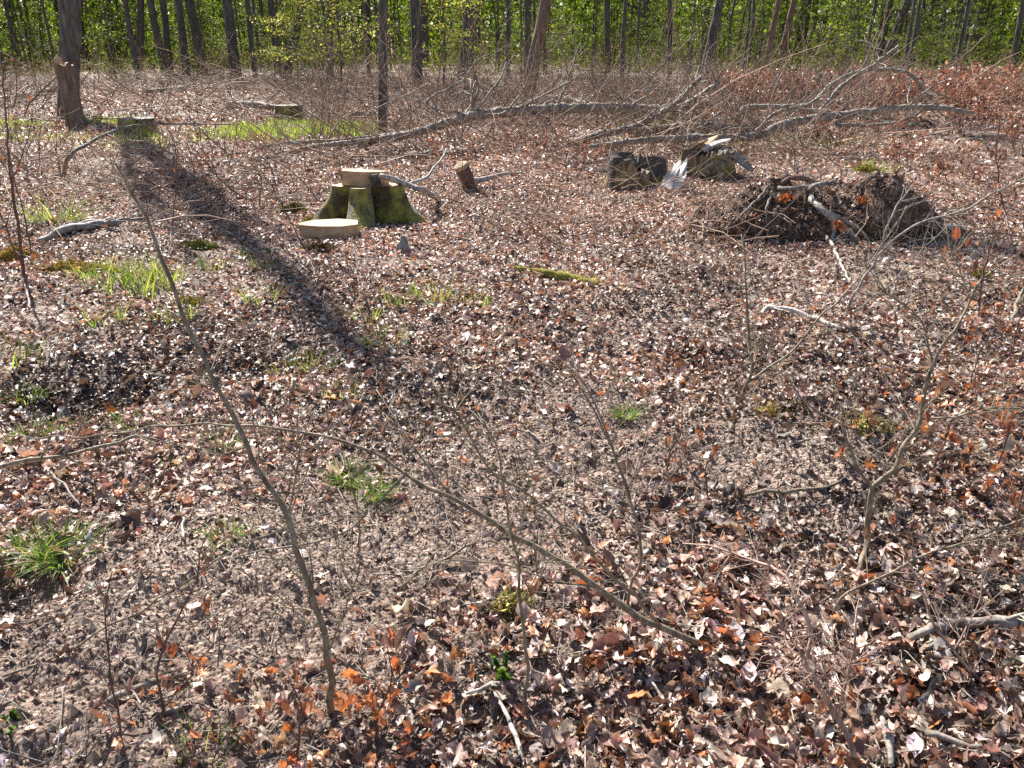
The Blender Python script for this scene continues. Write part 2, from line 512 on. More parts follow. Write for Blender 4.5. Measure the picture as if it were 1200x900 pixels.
TAN, MAUVE, RED, ORANGE, DARK, PALE = (.43, .30, .235), (.31, .21, .17), (.225, .12, .085), (.40, .17, .07), (.09, .055, .043), (.58, .49, .43)
def litter_zone(mb, n, r0, r1, half, s0, s1, nu, lift, shapes=('beech',), orange=.08, upright=.0, keep=1.0):
    x, y = sector(n, r0, r1, half)
    k = rng.uniform(0, 1.0, n) < leafiness(x, y) * keep
    x, y = x[k], y[k]; n = len(x)
    wts = [.27, .25, .12, orange * .6, .13, .27]
    col = palette(n, [TAN, MAUVE, RED, ORANGE, DARK, PALE], wts)
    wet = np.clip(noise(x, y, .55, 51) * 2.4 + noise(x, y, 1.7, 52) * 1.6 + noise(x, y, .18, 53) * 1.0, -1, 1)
    for bx, by, r_, a_ in _HUMUS_SHADE:
        wet = wet + a_ * np.exp(-((x - bx) ** 2 + (y - by) ** 2) / (r_ * r_))  # not wetness alone: these spots also carry painted shade
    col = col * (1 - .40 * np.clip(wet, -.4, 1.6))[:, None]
    size = rng.uniform(s0, s1, n) * rng.lognormal(0, .25, n).clip(.5, 1.5)
    up = rng.uniform(0, 1, n) < upright
    pitch = np.where(up, rng.normal(0, .9, n), rng.normal(0, .30, n)); roll = rng.normal(0, .36, n)
    z = H(x, y) + rng.uniform(0, lift, n) + .28 * size * np.abs(np.sin(pitch)) + .10 * size * np.abs(np.sin(roll)) + .003
    pos = np.stack([x, y, z], 1)
    yaw = rng.uniform(0, 2 * np.pi, n); bend = rng.normal(0, 1.3, n); fold = rng.normal(.25, .55, n)
    pick = rng.integers(0, len(shapes), n)
    for q, sh in enumerate(shapes):
        m = pick == q
        leaf_sheets(mb, pos[m], size[m], yaw[m], pitch[m], roll[m], bend[m], fold[m], col[m], nu if sh != 'oak' else nu + 3, sh)

mb = MB()
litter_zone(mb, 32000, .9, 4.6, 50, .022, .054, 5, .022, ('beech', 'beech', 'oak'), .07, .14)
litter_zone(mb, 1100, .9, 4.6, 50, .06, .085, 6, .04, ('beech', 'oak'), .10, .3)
n = 1500
q = np.array([flat_ground(a, b) for a, b in zip(rng.uniform(470, 1230, n), rng.uniform(640, 960, n) ** 1.0)])
q = q[rng.uniform(0, 1, n) < np.clip(.3 + .9 * (q[:, 0] - .0), .15, 1)]; n = len(q)
pit = rng.normal(0, .38, n); sz = rng.uniform(.048, .08, n)
leaf_sheets(mb, np.column_stack([q, H(q[:, 0], q[:, 1]) + .012 + .3 * sz * np.abs(np.sin(pit))]), sz, rng.uniform(0, 6.28, n), pit, rng.normal(0, .4, n), rng.normal(0, 1.5, n), rng.normal(.3, .6, n), palette(n, [TAN, MAUVE, RED, ORANGE, PALE], [.3, .2, .15, .1, .25]), 8, 'beech', rag=.07, wrinkle=.16)
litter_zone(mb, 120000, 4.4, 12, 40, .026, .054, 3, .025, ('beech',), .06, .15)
tag(mb.build('leaf_litter', M['litter'], smooth=True), 'dry brown and bleached fallen leaves covering the clearing floor', 'leaf litter', kind='stuff')
mb = MB()
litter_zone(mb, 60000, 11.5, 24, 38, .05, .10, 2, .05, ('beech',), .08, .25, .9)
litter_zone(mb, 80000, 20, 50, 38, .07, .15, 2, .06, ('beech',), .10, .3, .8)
tag(mb.build('far_leaf_litter', M['litter'], smooth=True), 'dry fallen leaves carpeting the far half of the clearing', 'leaf litter', kind='stuff')

def chips(n, r0, r1, half, s0, s1):
    mb = MB()
    x, y = sector(n, r0, r1, half)
    k = rng.uniform(0, 1, n) < .25 + .75 * leafiness(x, y); x, y = x[k], y[k]; n = len(x)
    size = rng.uniform(s0, s1, n) * rng.lognormal(0, .35, n)
    pos = np.stack([x, y, H(x, y) + rng.uniform(0, .006, n) + size * .2], 1)
    col = palette(n, [(.34, .26, .21), (.22, .155, .125), (.07, .05, .04), (.52, .45, .4), (.24, .13, .09)], [.34, .26, .18, .14, .08], .3)
    leaf_sheets(mb, pos, size, rng.uniform(0, 6.28, n), rng.normal(0, .5, n), rng.normal(0, .5, n), rng.normal(0, 1.2, n), rng.normal(0, .5, n), col, 1, 'chip', .36)
    return mb
mb = chips(95000, .9, 5.5, 50, .006, .020)
mb2 = chips(110000, 5, 12, 40, .012, .028)
for a in ('v', 'c'): getattr(mb, a).extend(getattr(mb2, a))
mb.q.extend([q + mb.n for q in mb2.q]); mb.n += mb2.n
tag(mb.build('leaf_crumbs', M['chips'], smooth=False), 'crumbled leaf fragments and bud scales strewn over bare soil', 'leaf crumbs', kind='stuff')

# lumps of crumbly soil
mb = MB(); n = 170000
x, y = sector(n, .9, 5.0, 50)
k = rng.uniform(0, 1, n) < np.clip(1.15 - leafiness(x, y) * .75, .15, 1); x, y = x[k], y[k]; n = len(x)
sz = rng.uniform(.002, .006, n) * rng.lognormal(0, .5, n)
ctr = np.stack([x, y, H(x, y)], 1)
base = np.array([[1, 0, -.4], [0, 1, -.4], [-1, 0, -.4], [0, -1, -.4], [0, 0, .9]])
v = ctr[:, None] + base[None] * sz[:, None, None] * (1 + rng.normal(0, .3, (n, 5, 3)))
f = np.array([[0, 1, 4], [1, 2, 4], [2, 3, 4], [3, 0, 4]])
mb.add(v.reshape(-1, 3), None, (f[None] + (np.arange(n) * 5)[:, None, None]).reshape(-1, 3), np.repeat(palette(n, [(.33, .245, .195), (.18, .125, .095), (.46, .37, .305), (.07, .048, .037)], [.35, .3, .2, .15]), 5, axis=0))
tag(mb.build('soil_crumbs', M['chips'], smooth=False), 'crumbly lumps of dry soil lying on the bare patches', 'soil crumbs', kind='stuff')

# tiny twig litter
mb = MB()
r = np.random.default_rng(5)
for k in range(2600):
    d = 1.2 + 9 * r.uniform() ** 1.3; a = math.radians(r.uniform(-48, 48))
    x, y = d * math.sin(a), d * math.cos(a)
    L = r.uniform(.06, .3); yw = r.uniform(0, 6.28); rd = r.uniform(.0011, .003)
    pts = []
    for t in (-.5, -.15, .2, .5):
        xx, yy = x + L * t * math.cos(yw) + r.normal(0, .012), y + L * t * math.sin(yw) + r.normal(0, .012)
        pts.append([xx, yy, float(H(xx, yy)) + r.uniform(.004, .03)])
    tube(mb, pts, [rd, rd * .5], 4, np.array([1, .95, .9]) * r.uniform(.5, 1.5), caps=False)
tag(mb.build('twig_litter', M['dead']), 'thin broken twigs scattered among the fallen leaves', 'twig litter', kind='stuff')

# orange oak and beech leaves standing at the foot of the front sapling and in drifts
mb = MB()
for px, py, n, sp in ((400, 865, 44, .16), (300, 885, 20, .14), (470, 805, 18, .12), (520, 865, 12, .12), (430, 895, 24, .15), (820, 770, 10, .07), (1150, 560, 70, .30), (1185, 500, 50, .25),
                      (1120, 480, 40, .22), (700, 760, 16, .12), (260, 800, 8, .08), (170, 850, 9, .07), (1000, 870, 14, .12), (830, 640, 14, .2), (500, 530, 12, .25), (560, 185, 60, .8), (640, 190, 60, .9), (500, 200, 40, .6)):
    c = G(px, py)
    x, y = c[0] + rng.normal(0, sp, n), c[1] + rng.normal(0, sp, n)
    size = rng.uniform(.032, .058, n)
    pitch = rng.normal(0, .9, n)
    pos = np.stack([x, y, H(x, y) + .03 + .3 * size * np.abs(np.sin(pitch)) + rng.uniform(0, .03, n)], 1)
    col = palette(n, [ORANGE, (.42, .2, .09), RED, TAN], [.35, .2, .25, .2])
    leaf_sheets(mb, pos, size, rng.uniform(0, 6.28, n), pitch, rng.normal(0, .6, n), rng.normal(0, 1.4, n), rng.normal(.2, .6, n), col, 7, 'oak')
tag(mb.build('orange_leaves', M['russet']), 'upright orange oak leaves drifted in small heaps', 'fallen leaves', kind='stuff')

# ------------------------------------------------------------------ things made of bark
def hand_path(spec):
    """spec entries: ('g', px, py[, dz]) on the ground, or (px, py, Y) at forward distance Y"""
    out = []
    for s in spec:
        out.append(G(*s[1:]) if s[0] == 'g' else P(*s))
    return np.array(out)

WHITE = np.array([1., 1., 1.])
def add_hanging(mb, paths, n, r, size=(.035, .055)):
    if not n or not paths: return
    pos = []
    for k in range(n):
        p = paths[r.integers(len(paths))]; i = r.integers(len(p) // 3, len(p)); pos.append(p[i])
    pos = np.array(pos); s = r.uniform(*size, n)
    pos[:, 2] -= s * .45
    col = palette(n, [ORANGE, (.27, .11, .06), RED, TAN], [.35, .3, .25, .1], r=r)
    leaf_sheets(mb, pos, s, r.uniform(0, 6.28, n), r.normal(1.25, .3, n), r.normal(0, .5, n), r.normal(0, 1.2, n), r.normal(.2, .5, n), col, 5, 'beech')

def sapling(name, label, cat, stem, radii, branches=(), mat='sapling', twigs=6, tlen=.22, seed=1, leaves=0, col=WHITE, group=None, stem_part='stem', up=.25, wob=.004, sides=8):
    """stem and branches laid out in space; each branch a part with its own twigs"""
    r = np.random.default_rng(seed)
    if name == 'sapling': radii = [q * .9 for q in radii]
    sp = hand_path(stem)
    base = sp[0].copy()
    t = thing(name, label, cat, base, group)
    path = smooth_path(sp, .035, wob * 1.6, seed) - base
    if stem[0][0] == 'g' and stem_part == 'stem':
        path = np.vstack([path[0] - unit(path[1] - path[0]) * .05, path])
    mb = MB(); tube(mb, path, radii, sides, col, rough=.09, seed=seed)
    tips = grow_twigs(mb, path, radii[-1] * .5 + .0011, int(twigs * (3.4 if name == 'sapling' else 1.5)), tlen * (1.25 if name == 'sapling' else 1.0), r, col, up, depth=3 if name in ('sapling',) else 2)
    mb.build(stem_part, M[mat], t)
    for b, br in branches:
        bp = hand_path(b) - base
        j = np.argmin(np.linalg.norm(path - bp[0], axis=1)); bp[0] = path[j]        # leave from the stem itself
        q = smooth_path(bp, .035, wob * 1.6, seed + len(b))
        m2 = MB(); tube(m2, q, br, 6, col, rough=.05, seed=seed)
        tips += grow_twigs(m2, q, br[-1] * .6 + .0010, max(2, int(twigs * (2.3 if name == 'sapling' else .9))), tlen * (1.2 if name == 'sapling' else 1.0), r, col, up, depth=2)
        m2.build('side_branch', M[mat], t)
    if leaves:
        ml = MB(); add_hanging(ml, tips, leaves, r); tag(ml.build('withered_leaves', M['russet'], t), kind='stuff')
    return t

Y = lambda px, py: float(G(px, py)[1])
# front left: tall thin stem leaning left
sapling('sapling', 'tall thin bare sapling leaning left from orange leaves at lower left', 'sapling',
        [('g', 390, 838), (383, 770, 1.62), (362, 680, 1.66), (338, 610, 1.70), (290, 520, 1.76), (240, 425, 1.84), (202, 335, 1.90), (170, 258, 1.94), (136, 190, 1.97)],
        [.0105, .009, .0075, .006, .0035], [([(338, 610, 1.70), (345, 570, 1.75), (352, 520, 1.8), (350, 470, 1.85)], [.003, .0015]),
         ([(375, 730, 1.64), (335, 712, 1.72), (315, 725, 1.78)], [.003, .0014]), ([(384, 770, 1.62), (410, 700, 1.6), (425, 640, 1.6), (412, 560, 1.62)], [.003, .0013]),
         ([(290, 522, 1.76), (262, 534, 1.8), (240, 528, 1.84)], [.0024, .001])], 'sapling', 7, .20, 3, 0)
# long low sapling crossing the middle
sapling('sapling', 'long bare sapling arching low across the middle from the lower centre', 'sapling',
        [('g', 826, 763), (790, 742, 1.88), (735, 712, 1.90), (690, 678, 1.92), (640, 645, 1.95), (590, 622, 1.98), (540, 590, 2.0), (490, 562, 2.02), (440, 530, 2.05), (390, 512, 2.08), (330, 502, 2.1), (270, 497, 2.13), (200, 500, 2.16), (90, 512, 2.2), (0, 516, 2.24)],
        [.013, .0115, .010, .0085, .007, .0055, .0045, .0035, .003, .0022, .0015],
        [([(738, 712, 1.90), (738, 680, 1.93), (752, 655, 1.95), (738, 590, 2.0), (722, 540, 2.06), (700, 480, 2.15), (668, 432, 2.25), (630, 400, 2.35)], [.005, .004, .003, .0015]),
         ([(780, 736, 1.88), (735, 690, 1.8), (690, 645, 1.76), (648, 605, 1.74), (590, 565, 1.72), (545, 500, 1.7), (520, 455, 1.7)], [.0055, .004, .002]),
         ([(590, 622, 1.98), (545, 590, 2.08), (500, 545, 2.2), (462, 490, 2.32), (440, 455, 2.42)], [.005, .004, .002]),
         ([(480, 556, 2.02), (440, 590, 1.95), (400, 625, 1.9), (340, 640, 1.86), (260, 655, 1.83)], [.004, .003, .0015]),
         ([(700, 684, 1.92), (640, 680, 1.86), (560, 655, 1.8), (480, 668, 1.75)], [.003, .002, .001])], 'sapling', 8, .24, 5, 0)
sapling('sapling', 'thin upright bare sapling beside the small green plant', 'sapling',
        [('g', 616, 838), (616, 760, 1.66), (608, 690, 1.69), (602, 630, 1.72), (592, 575, 1.75), (575, 520, 1.78), (560, 485, 1.82)], [.006, .005, .0035, .002], [([(610, 700, 1.69), (640, 660, 1.72), (660, 640, 1.75)], [.002, .001]), ([(600, 625, 1.72), (625, 585, 1.7), (612, 540, 1.68)], [.002, .001])], 'sapling', 6, .18, 8, 0)
# right: forked sapling
sapling('sapling', 'forked bare sapling with a wide Y crown on the right', 'sapling',
        [('g', 1008, 668), (1016, 630, 2.36), (1018, 600, 2.37), (1021, 574, 2.38), (1046, 550, 2.40), (1062, 515, 2.42), (1079, 492, 2.44), (1083, 455, 2.46), (1093, 425, 2.48), (1118, 385, 2.52), (1136, 350, 2.56), (1160, 318, 2.6), (1195, 300, 2.66)],
        [.0125, .011, .0095, .008, .006, .004, .0025],
        [([(1020, 574, 2.38), (1004, 545, 2.42), (988, 500, 2.46), (975, 488, 2.5), (945, 472, 2.54), (925, 445, 2.58), (900, 425, 2.64)], [.006, .005, .0035, .002]),
         ([(1079, 494, 2.44), (1120, 492, 2.40), (1145, 480, 2.36), (1200, 478, 2.32), (1240, 470, 2.3)], [.0045, .0035, .002]),
         ([(1093, 425, 2.48), (1085, 395, 2.54), (1066, 365, 2.6), (1040, 345, 2.66), (1020, 330, 2.72)], [.0035, .002]),
         ([(1136, 350, 2.56), (1128, 325, 2.62), (1115, 290, 2.68), (1105, 262, 2.74)], [.003, .0016]),
         ([(1079, 494, 2.44), (1062, 500, 2.5), (1055, 510, 2.55)], [.003, .0015])], 'sapling', 9, .26, 13, 26)
# pale bent sapling right of centre
sapling('sapling', 'pale bent sapling forking low right of the bare middle patch', 'sapling',
        [('g', 857, 502), (866, 470, 3.66), (877, 448, 3.68), (882, 425, 3.70), (877, 395, 3.74), (875, 360, 3.78), (872, 300, 3.84), (868, 275, 3.88)], [.014, .0115, .009, .006, .003],
        [([(880, 446, 3.68), (900, 432, 3.72), (935, 405, 3.78), (960, 370, 3.86), (1000, 335, 3.95), (1050, 262, 4.1), (1062, 240, 4.15)], [.007, .0055, .004, .0025]),
         ([(882, 425, 3.70), (900, 410, 3.68), (880, 400, 3.66)], [.005, .003])], 'sapling', 8, .32, 17, 4)
sapling('sapling', 'pale straight sapling leaning right below the uprooted earth mound', 'sapling',
        [('g', 968, 412), (985, 378, 4.9), (1002, 345, 4.95), (1028, 300, 5.05), (1045, 255, 5.1), (1070, 215, 5.2)], [.017, .014, .011, .008, .004],
        [([(1028, 300, 5.05), (1070, 265, 4.95), (1130, 245, 4.85), (1200, 208, 4.75), (1260, 185, 4.7)], [.008, .007, .005, .003]), ([(985, 378, 4.9), (1040, 335, 4.8), (1110, 265, 4.7)], [.006, .005, .003])], 'dead', 7, .4, 19, 0)
# bottom right cane clump
sapling('sapling', 'pale crooked shoot rising from the bottom right edge', 'shoot',
        [(1012, 925, 1.47), (1000, 880, 1.50), (983, 842, 1.52), (962, 805, 1.55), (947, 780, 1.58), (951, 750, 1.6), (942, 715, 1.63), (928, 690, 1.68), (900, 660, 1.75), (845, 645, 1.85), (800, 632, 1.95)],
        [.0095, .008, .007, .0055, .004, .002],
        [([(984, 843, 1.52), (989, 812, 1.5), (994, 780, 1.5), (1005, 745, 1.5), (1006, 715, 1.52)], [.0045, .0035, .002]), ([(948, 782, 1.58), (925, 750, 1.55), (912, 728, 1.52)], [.0035, .002]), ([(987, 825, 1.5), (965, 790, 1.47), (950, 772, 1.46)], [.003, .0015])], 'dead', 9, .18, 23, 0, np.array([1.5, 1.15, 1.05]))
sapling('sapling', 'long thin cane slanting in from the right edge over the fallen log', 'shoot',
        [('g', 1238, 882), (1190, 843, 1.68), (1140, 790, 1.72), (1100, 738, 1.78), (1085, 700, 1.84), (1062, 655, 1.9), (1040, 600, 1.95)], [.006, .005, .004, .002],
        [([(1120, 762, 1.75), (1132, 735, 1.8), (1145, 700, 1.85), (1150, 650, 1.9)], [.0022, .001])], 'dead', 7, .18, 29, 0, np.array([1.35, 1.05, .95]))
sapling('sapling', 'bare twiggy branch curving up beside the forked sapling foot', 'shoot',
        [('g', 975, 728), (985, 705, 2.02), (1010, 690, 2.05), (1060, 660, 2.1), (1115, 640, 2.15), (1200, 607, 2.2), (1260, 590, 2.25)], [.005, .0045, .004, .003], [([(1115, 640, 2.15), (1150, 640, 2.2), (1200, 638, 2.25)], [.0025, .0012])], 'sapling', 7, .2, 31, 18)
# reddish brush at the lower left
sapling('sapling', 'reddish shoot with orange leaves near the lower left corner', 'shoot',
        [('g', 165, 905), (178, 865, 1.6), (192, 830, 1.62), (184, 790, 1.65), (200, 740, 1.7), (225, 680, 1.75), (248, 620, 1.8)], [.0055, .0045, .003, .0015],
        [([(190, 830, 1.62), (215, 800, 1.58), (240, 765, 1.55), (330, 690, 1.52)], [.0025, .001])], 'shoot', 7, .17, 37, 10)
sapling('sapling', 'slim leafless dark shoot at the lower left by the bottom edge', 'shoot',
        [('g', 150, 912), (148, 878, 1.52), (134, 830, 1.55), (125, 770, 1.6), (122, 720, 1.66), (135, 670, 1.7)], [.004, .003, .0015], [], 'shoot', 7, .16, 41, 0)
sapling('sapling', 'twisted shoot lying low over the bare soil at lower left', 'shoot',
        [('g', 30, 785), (75, 765, 1.85), (150, 722, 1.84), (230, 672, 1.82), (300, 632, 1.8), (420, 590, 1.8), (455, 560, 1.8)], [.004, .0035, .003, .0018, .001], [([(150, 722, 1.84), (220, 735, 1.8), (290, 700, 1.76), (320, 690, 1.75)], [.002, .001])], 'sapling', 5, .14, 43, 2)
sapling('sapling', 'brown branch bending in from the left edge over grass tufts', 'branch',
        [('g', -60, 560), (0, 546, 2.35), (60, 536, 2.4), (100, 528, 2.43), (140, 518, 2.46), (160, 510, 2.48), (182, 514, 2.5)], [.010, .009, .008, .007, .006], [([(60, 536, 2.4), (90, 510, 2.45), (100, 480, 2.5)], [.003, .0012])], 'sapling', 4, .14, 47, 0)
sapling('sapling', 'dark thin sapling at the upper left edge with russet leaf tip', 'sapling',
        [('g', 36, 365), (28, 320, 5.5), (22, 270, 5.55), (12, 210, 5.6), (8, 150, 5.65), (4, 95, 5.7), (2, 60, 5.75)], [.018, .014, .011, .007, .004],
        [([(28, 320, 5.5), (12, 280, 5.5), (-5, 240, 5.5)], [.006, .003]), ([(12, 210, 5.6), (30, 170, 5.6), (38, 130, 5.6)], [.005, .002])], 'shoot', 7, .4, 53, 14)
sapling('sapling', 'slim brown sapling at the left edge behind its darker neighbour', 'sapling',
        [('g', 45, 335), (38, 300, 6.2), (30, 260, 6.25), (18, 215, 6.3), (10, 180, 6.35)], [.013, .01, .006, .003], [], 'shoot', 5, .35, 57, 0)
sapling('sapling', 'thin shoot standing in the tree shadow left of the mossy stump', 'sapling',
        [('g', 372, 335), (360, 295, 6.1), (340, 260, 6.15), (322, 225, 6.2), (308, 205, 6.25)], [.009, .007, .005, .0025], [], 'shoot', 4, .3, 59, 0)
sapling('sapling', 'slender upright shoot between the grass tuft and the mossy stump', 'sapling',
        [('g', 198, 300), (203, 255, 6.8), (207, 205, 6.85), (204, 165, 6.9)], [.008, .006, .003], [], 'shoot', 5, .35, 61, 3)
sapling('sapling', 'arched branch springing from the dark brush at upper left', 'branch',
        [('g', 74, 208), (80, 185, 11.3), (100, 170, 11.5), (125, 157, 11.8), (160, 147, 12.2), (210, 145, 12.6), (280, 146, 13)], [.034, .028, .022, .017, .013, .008], [([(125, 157, 11.8), (150, 172, 11.6), (190, 178, 11.4)], [.016, .007])], 'log', 6, .8, 67, 0)
sapling('sapling', 'thin upright russet leaved shoot at the far right edge', 'sapling',
        [('g', 1186, 290), (1176, 240, 7.4), (1168, 190, 7.4), (1172, 140, 7.45), (1180, 110, 7.5)], [.012, .009, .006, .003], [], 'shoot', 7, .4, 71, 20)
sapling('sapling', 'slim sapling rising right of the forked one by mossy clump', 'sapling',
        [('g', 1128, 410), (1145, 370, 4.85), (1150, 330, 4.9), (1165, 280, 4.95), (1190, 230, 5.0)], [.011, .009, .006, .003], [([(1150, 330, 4.9), (1180, 322, 4.9), (1215, 310, 4.9)], [.005, .002])], 'shoot', 6, .35, 73, 22)
sapling('sapling', 'short leaning stem at the right edge among russet leaves', 'sapling',
        [('g', 1186, 378), (1196, 345, 5.2), (1212, 310, 5.25), (1225, 280, 5.3)], [.016, .013, .008], [], 'sapling', 5, .3, 79, 26)
sapling('sapling', 'red barked shoot bending left over the bare middle', 'sapling',
        [('g', 742, 610), (730, 560, 2.75), (712, 515, 2.8), (690, 470, 2.86), (665, 430, 2.92), (645, 405, 2.98)], [.0055, .0045, .003, .0015], [], 'shoot', 5, .2, 83, 2)
for k, (px, py, h, lx, n, lab) in enumerate((
        (1090, 560, .5, .15, 26, 'low russet leaved shoot right of the forked sapling'), (1165, 560, .55, .1, 34, 'leafy russet shoot near the right edge halfway down'),
        (1195, 640, .5, -.1, 26, 'russet leaved shoot cut by the right edge'), (1130, 470, .6, .1, 30, 'russet shoot behind the forked sapling side branch'),
        (1180, 430, .7, .05, 36, 'tallest russet leaved shoot at the right edge'), (830, 585, .3, -.05, 12, 'small shoot with few russet leaves by dark soil patch'),
        (780, 560, .3, .05, 9, 'tiny leafy shoot on the bare middle'), (440, 880, .3, .05, 14, 'small oak seedling with orange leaves at the bottom'), (350, 905, .28, 0, 12, 'oak seedling with orange leaves at bottom left of centre'))):
    b = G(px, py); r = np.random.default_rng(200 + k)
    t = thing('seedling', lab, 'seedling', b)
    pts = smooth_path([[0, 0, -.03], [lx * .3, .02, h * .35], [lx * .5 + .03, .0, h * .7], [lx, .03, h]], .03, .006, k)
    m1 = MB(); tube(m1, pts, [.0045, .003, .0015], 5, WHITE)
    tp = grow_twigs(m1, pts, .0016, 9, h * .55, r, WHITE, .1, depth=2)
    m1.build('stem', M['shoot'], t)
    m2 = MB(); add_hanging(m2, tp + [pts], n, r, (.03, .05)); tag(m2.build('withered_leaves', M['russet'], t), kind='stuff')

# ------------------------------------------------------------------ fallen branches and logs
def fallen(label, spec, radii, mat='dead', branches=(), twigs=3, tlen=.3, seed=1, cat='fallen branch', name='fallen_branch', col=WHITE, cut=False):
    t = sapling(name, label, cat, spec, radii, branches, mat, twigs, tlen, seed, 0, col, None, 'main_limb', .12, .006, 9)
    if cut:
        pass
    return t
fallen('thick grey dead log lying at the right edge', [('g', 1062, 756, .02), ('g', 1085, 749, .028), ('g', 1110, 743, .03), ('g', 1150, 741, .03), ('g', 1205, 746, .03), ('g', 1260, 752, .03)], [.011, .015, .016, .018, .019, .02], 'log', twigs=2, tlen=.15, seed=101, col=WHITE * 1.4)
fallen('thin dark branch lying across the leaves right of centre', [('g', 790, 600, .02), ('g', 830, 598, .02), ('g', 885, 588, .03), ('g', 930, 586, .03), ('g', 988, 574, .03)], [.005, .007, .008, .006], 'sapling', twigs=3, tlen=.15, seed=102)
fallen('white bleached stick hooked at one end on the right', [('g', 890, 385, .02), ('g', 893, 373, .05), ('g', 905, 372, .06), ('g', 940, 378, .05), ('g', 985, 391, .03)], [.008, .014, .016, .014, .012], 'dead', twigs=3, tlen=.2, seed=103, col=WHITE * 1.9)
fallen('grey stick at upper left below the grass tuft', [('g', 45, 287, .02), ('g', 80, 275, .04), ('g', 110, 270, .05), ('g', 140, 266, .04)], [.03, .035, .04, .03], 'dead', twigs=3, tlen=.3, seed=104)
fallen('long thin grey stick near the grass tuft at upper left', [('g', 65, 278, .03), ('g', 100, 269, .05), ('g', 140, 264, .05), ('g', 175, 262, .04)], [.03, .026, .02, .012], 'dead', twigs=3, tlen=.3, seed=105, col=WHITE * .8)
fallen('pale peeled stick standing out at the bottom centre', [('g', 580, 822, .02), ('g', 595, 855, .03), ('g', 615, 905, .03)], [.005, .006, .006], 'dead', twigs=1, tlen=.06, seed=106, col=WHITE * 1.7)
fallen('short bleached stick beside the small green plant', [('g', 545, 826, .03), ('g', 575, 820, .03), ('g', 608, 814, .03)], [.005, .006, .005], 'dead', twigs=1, tlen=.06, seed=107, col=WHITE * 1.5)
fallen('dark short stick lying on bare soil at lower left', [('g', 126, 832, .015), ('g', 160, 822, .018), ('g', 218, 798, .018)], [.009, .009, .007], 'log', twigs=1, tlen=.08, seed=108)
fallen('dark stick below the short one at lower left', [('g', 160, 858, .015), ('g', 200, 840, .018), ('g', 240, 832, .02)], [.007, .008, .006], 'log', twigs=1, tlen=.08, seed=109)
fallen('dark thin branch on leaves below the arching sapling', [('g', 470, 694, .02), ('g', 510, 670, .03), ('g', 560, 650, .03)], [.006, .006, .004], 'sapling', twigs=3, tlen=.12, seed=110, col=WHITE * .7)
fallen('pale thin stick lying straight at the lower right', [('g', 760, 805, .02), ('g', 775, 830, .02), ('g', 798, 855, .02)], [.004, .004, .003], 'dead', twigs=0, seed=111, col=WHITE * 1.4)
fallen('broken pale stick at the bottom right', [('g', 1030, 852, .02), ('g', 1034, 875, .03), ('g', 1040, 905, .03)], [.006, .008, .008], 'dead', twigs=1, tlen=.07, seed=112, col=WHITE * 1.2)
fallen('dark wet stick at the lower right corner', [('g', 1085, 872, .02), ('g', 1110, 880, .02), ('g', 1145, 885, .02)], [.009, .008, .006], 'log', twigs=1, tlen=.07, seed=113)
fallen('white twig lying on the soil at left', [('g', 212, 578, .015), ('g', 215, 610, .015), ('g', 216, 640, .015)], [.003, .0045, .004], 'dead', twigs=2, tlen=.08, seed=114, col=WHITE * 1.6)
fallen('bent pale branch rising from grass tuft at left', [('g', 60, 560, .02), ('g', 75, 575, .04), ('g', 95, 605, .04)], [.005, .005, .003], 'dead', twigs=2, tlen=.1, seed=115)
fallen('white curved branch below the earth mound', [('g', 915, 260, .1), ('g', 945, 268, .08), ('g', 965, 280, .06), ('g', 978, 300, .03), ('g', 988, 320, .02), ('g', 995, 335, .02)], [.014, .016, .015, .012, .008], 'dead', twigs=3, tlen=.3, seed=116, col=WHITE * 1.7)
fallen('pale branch propped on the mossy stump top', [(445, 206, 8.25), (462, 210, 8.3), (480, 218, 8.4), (497, 224, 8.5), ('g', 512, 236, .03)], [.028, .03, .028, .02], 'dead', [([(480, 218, 8.4), (500, 207, 8.7), (515, 190, 9.0), (522, 176, 9.3)], [.018, .015, .01])], 3, .3, 117, col=WHITE * 1.3)

# the two big felled limbs across the back of the clearing
fallen('long felled limb with branching left end lying before the slim tree', [(420, 172, 14.2), (455, 163, 14.5), (480, 158, 14.8), (530, 142, 15.2), (575, 133, 15.6), (640, 128, 16.0), (710, 126, 16.3), (770, 128, 16.6), (835, 121, 17.0)],
       [.04, .065, .085, .09, .095, .095, .085, .075], 'log',
       [([(490, 155, 14.8), (430, 165, 14.2), (370, 172, 13.9), (310, 184, 13.6), (240, 198, 13.0), (180, 207, 12.4), (110, 212, 11.9)], [.06, .05, .045, .04, .03, .02]),
        ([(500, 152, 14.9), (450, 160, 14.6), (390, 165, 14.4), (330, 168, 14.2), (270, 182, 13.8), (200, 192, 13.3)], [.05, .04, .03, .015]),
        ([(530, 142, 15.2), (500, 120, 15.5), (540, 95, 15.7), (560, 70, 15.9), (578, 62, 16)], [.03, .022, .015, .01]),
        ([(560, 135, 15.5), (520, 130, 15.6), (490, 118, 15.8), (460, 110, 16)], [.03, .02, .01]),
        ([(600, 131, 15.8), (650, 105, 16), (690, 82, 16.2)], [.025, .018, .01]),
        ([(770, 128, 16.6), (800, 125, 16.4), (843, 96, 16.2)], [.07, .06, .045])], 14, 1.5, 121, 'log', 'fallen_log', WHITE * 1.25)
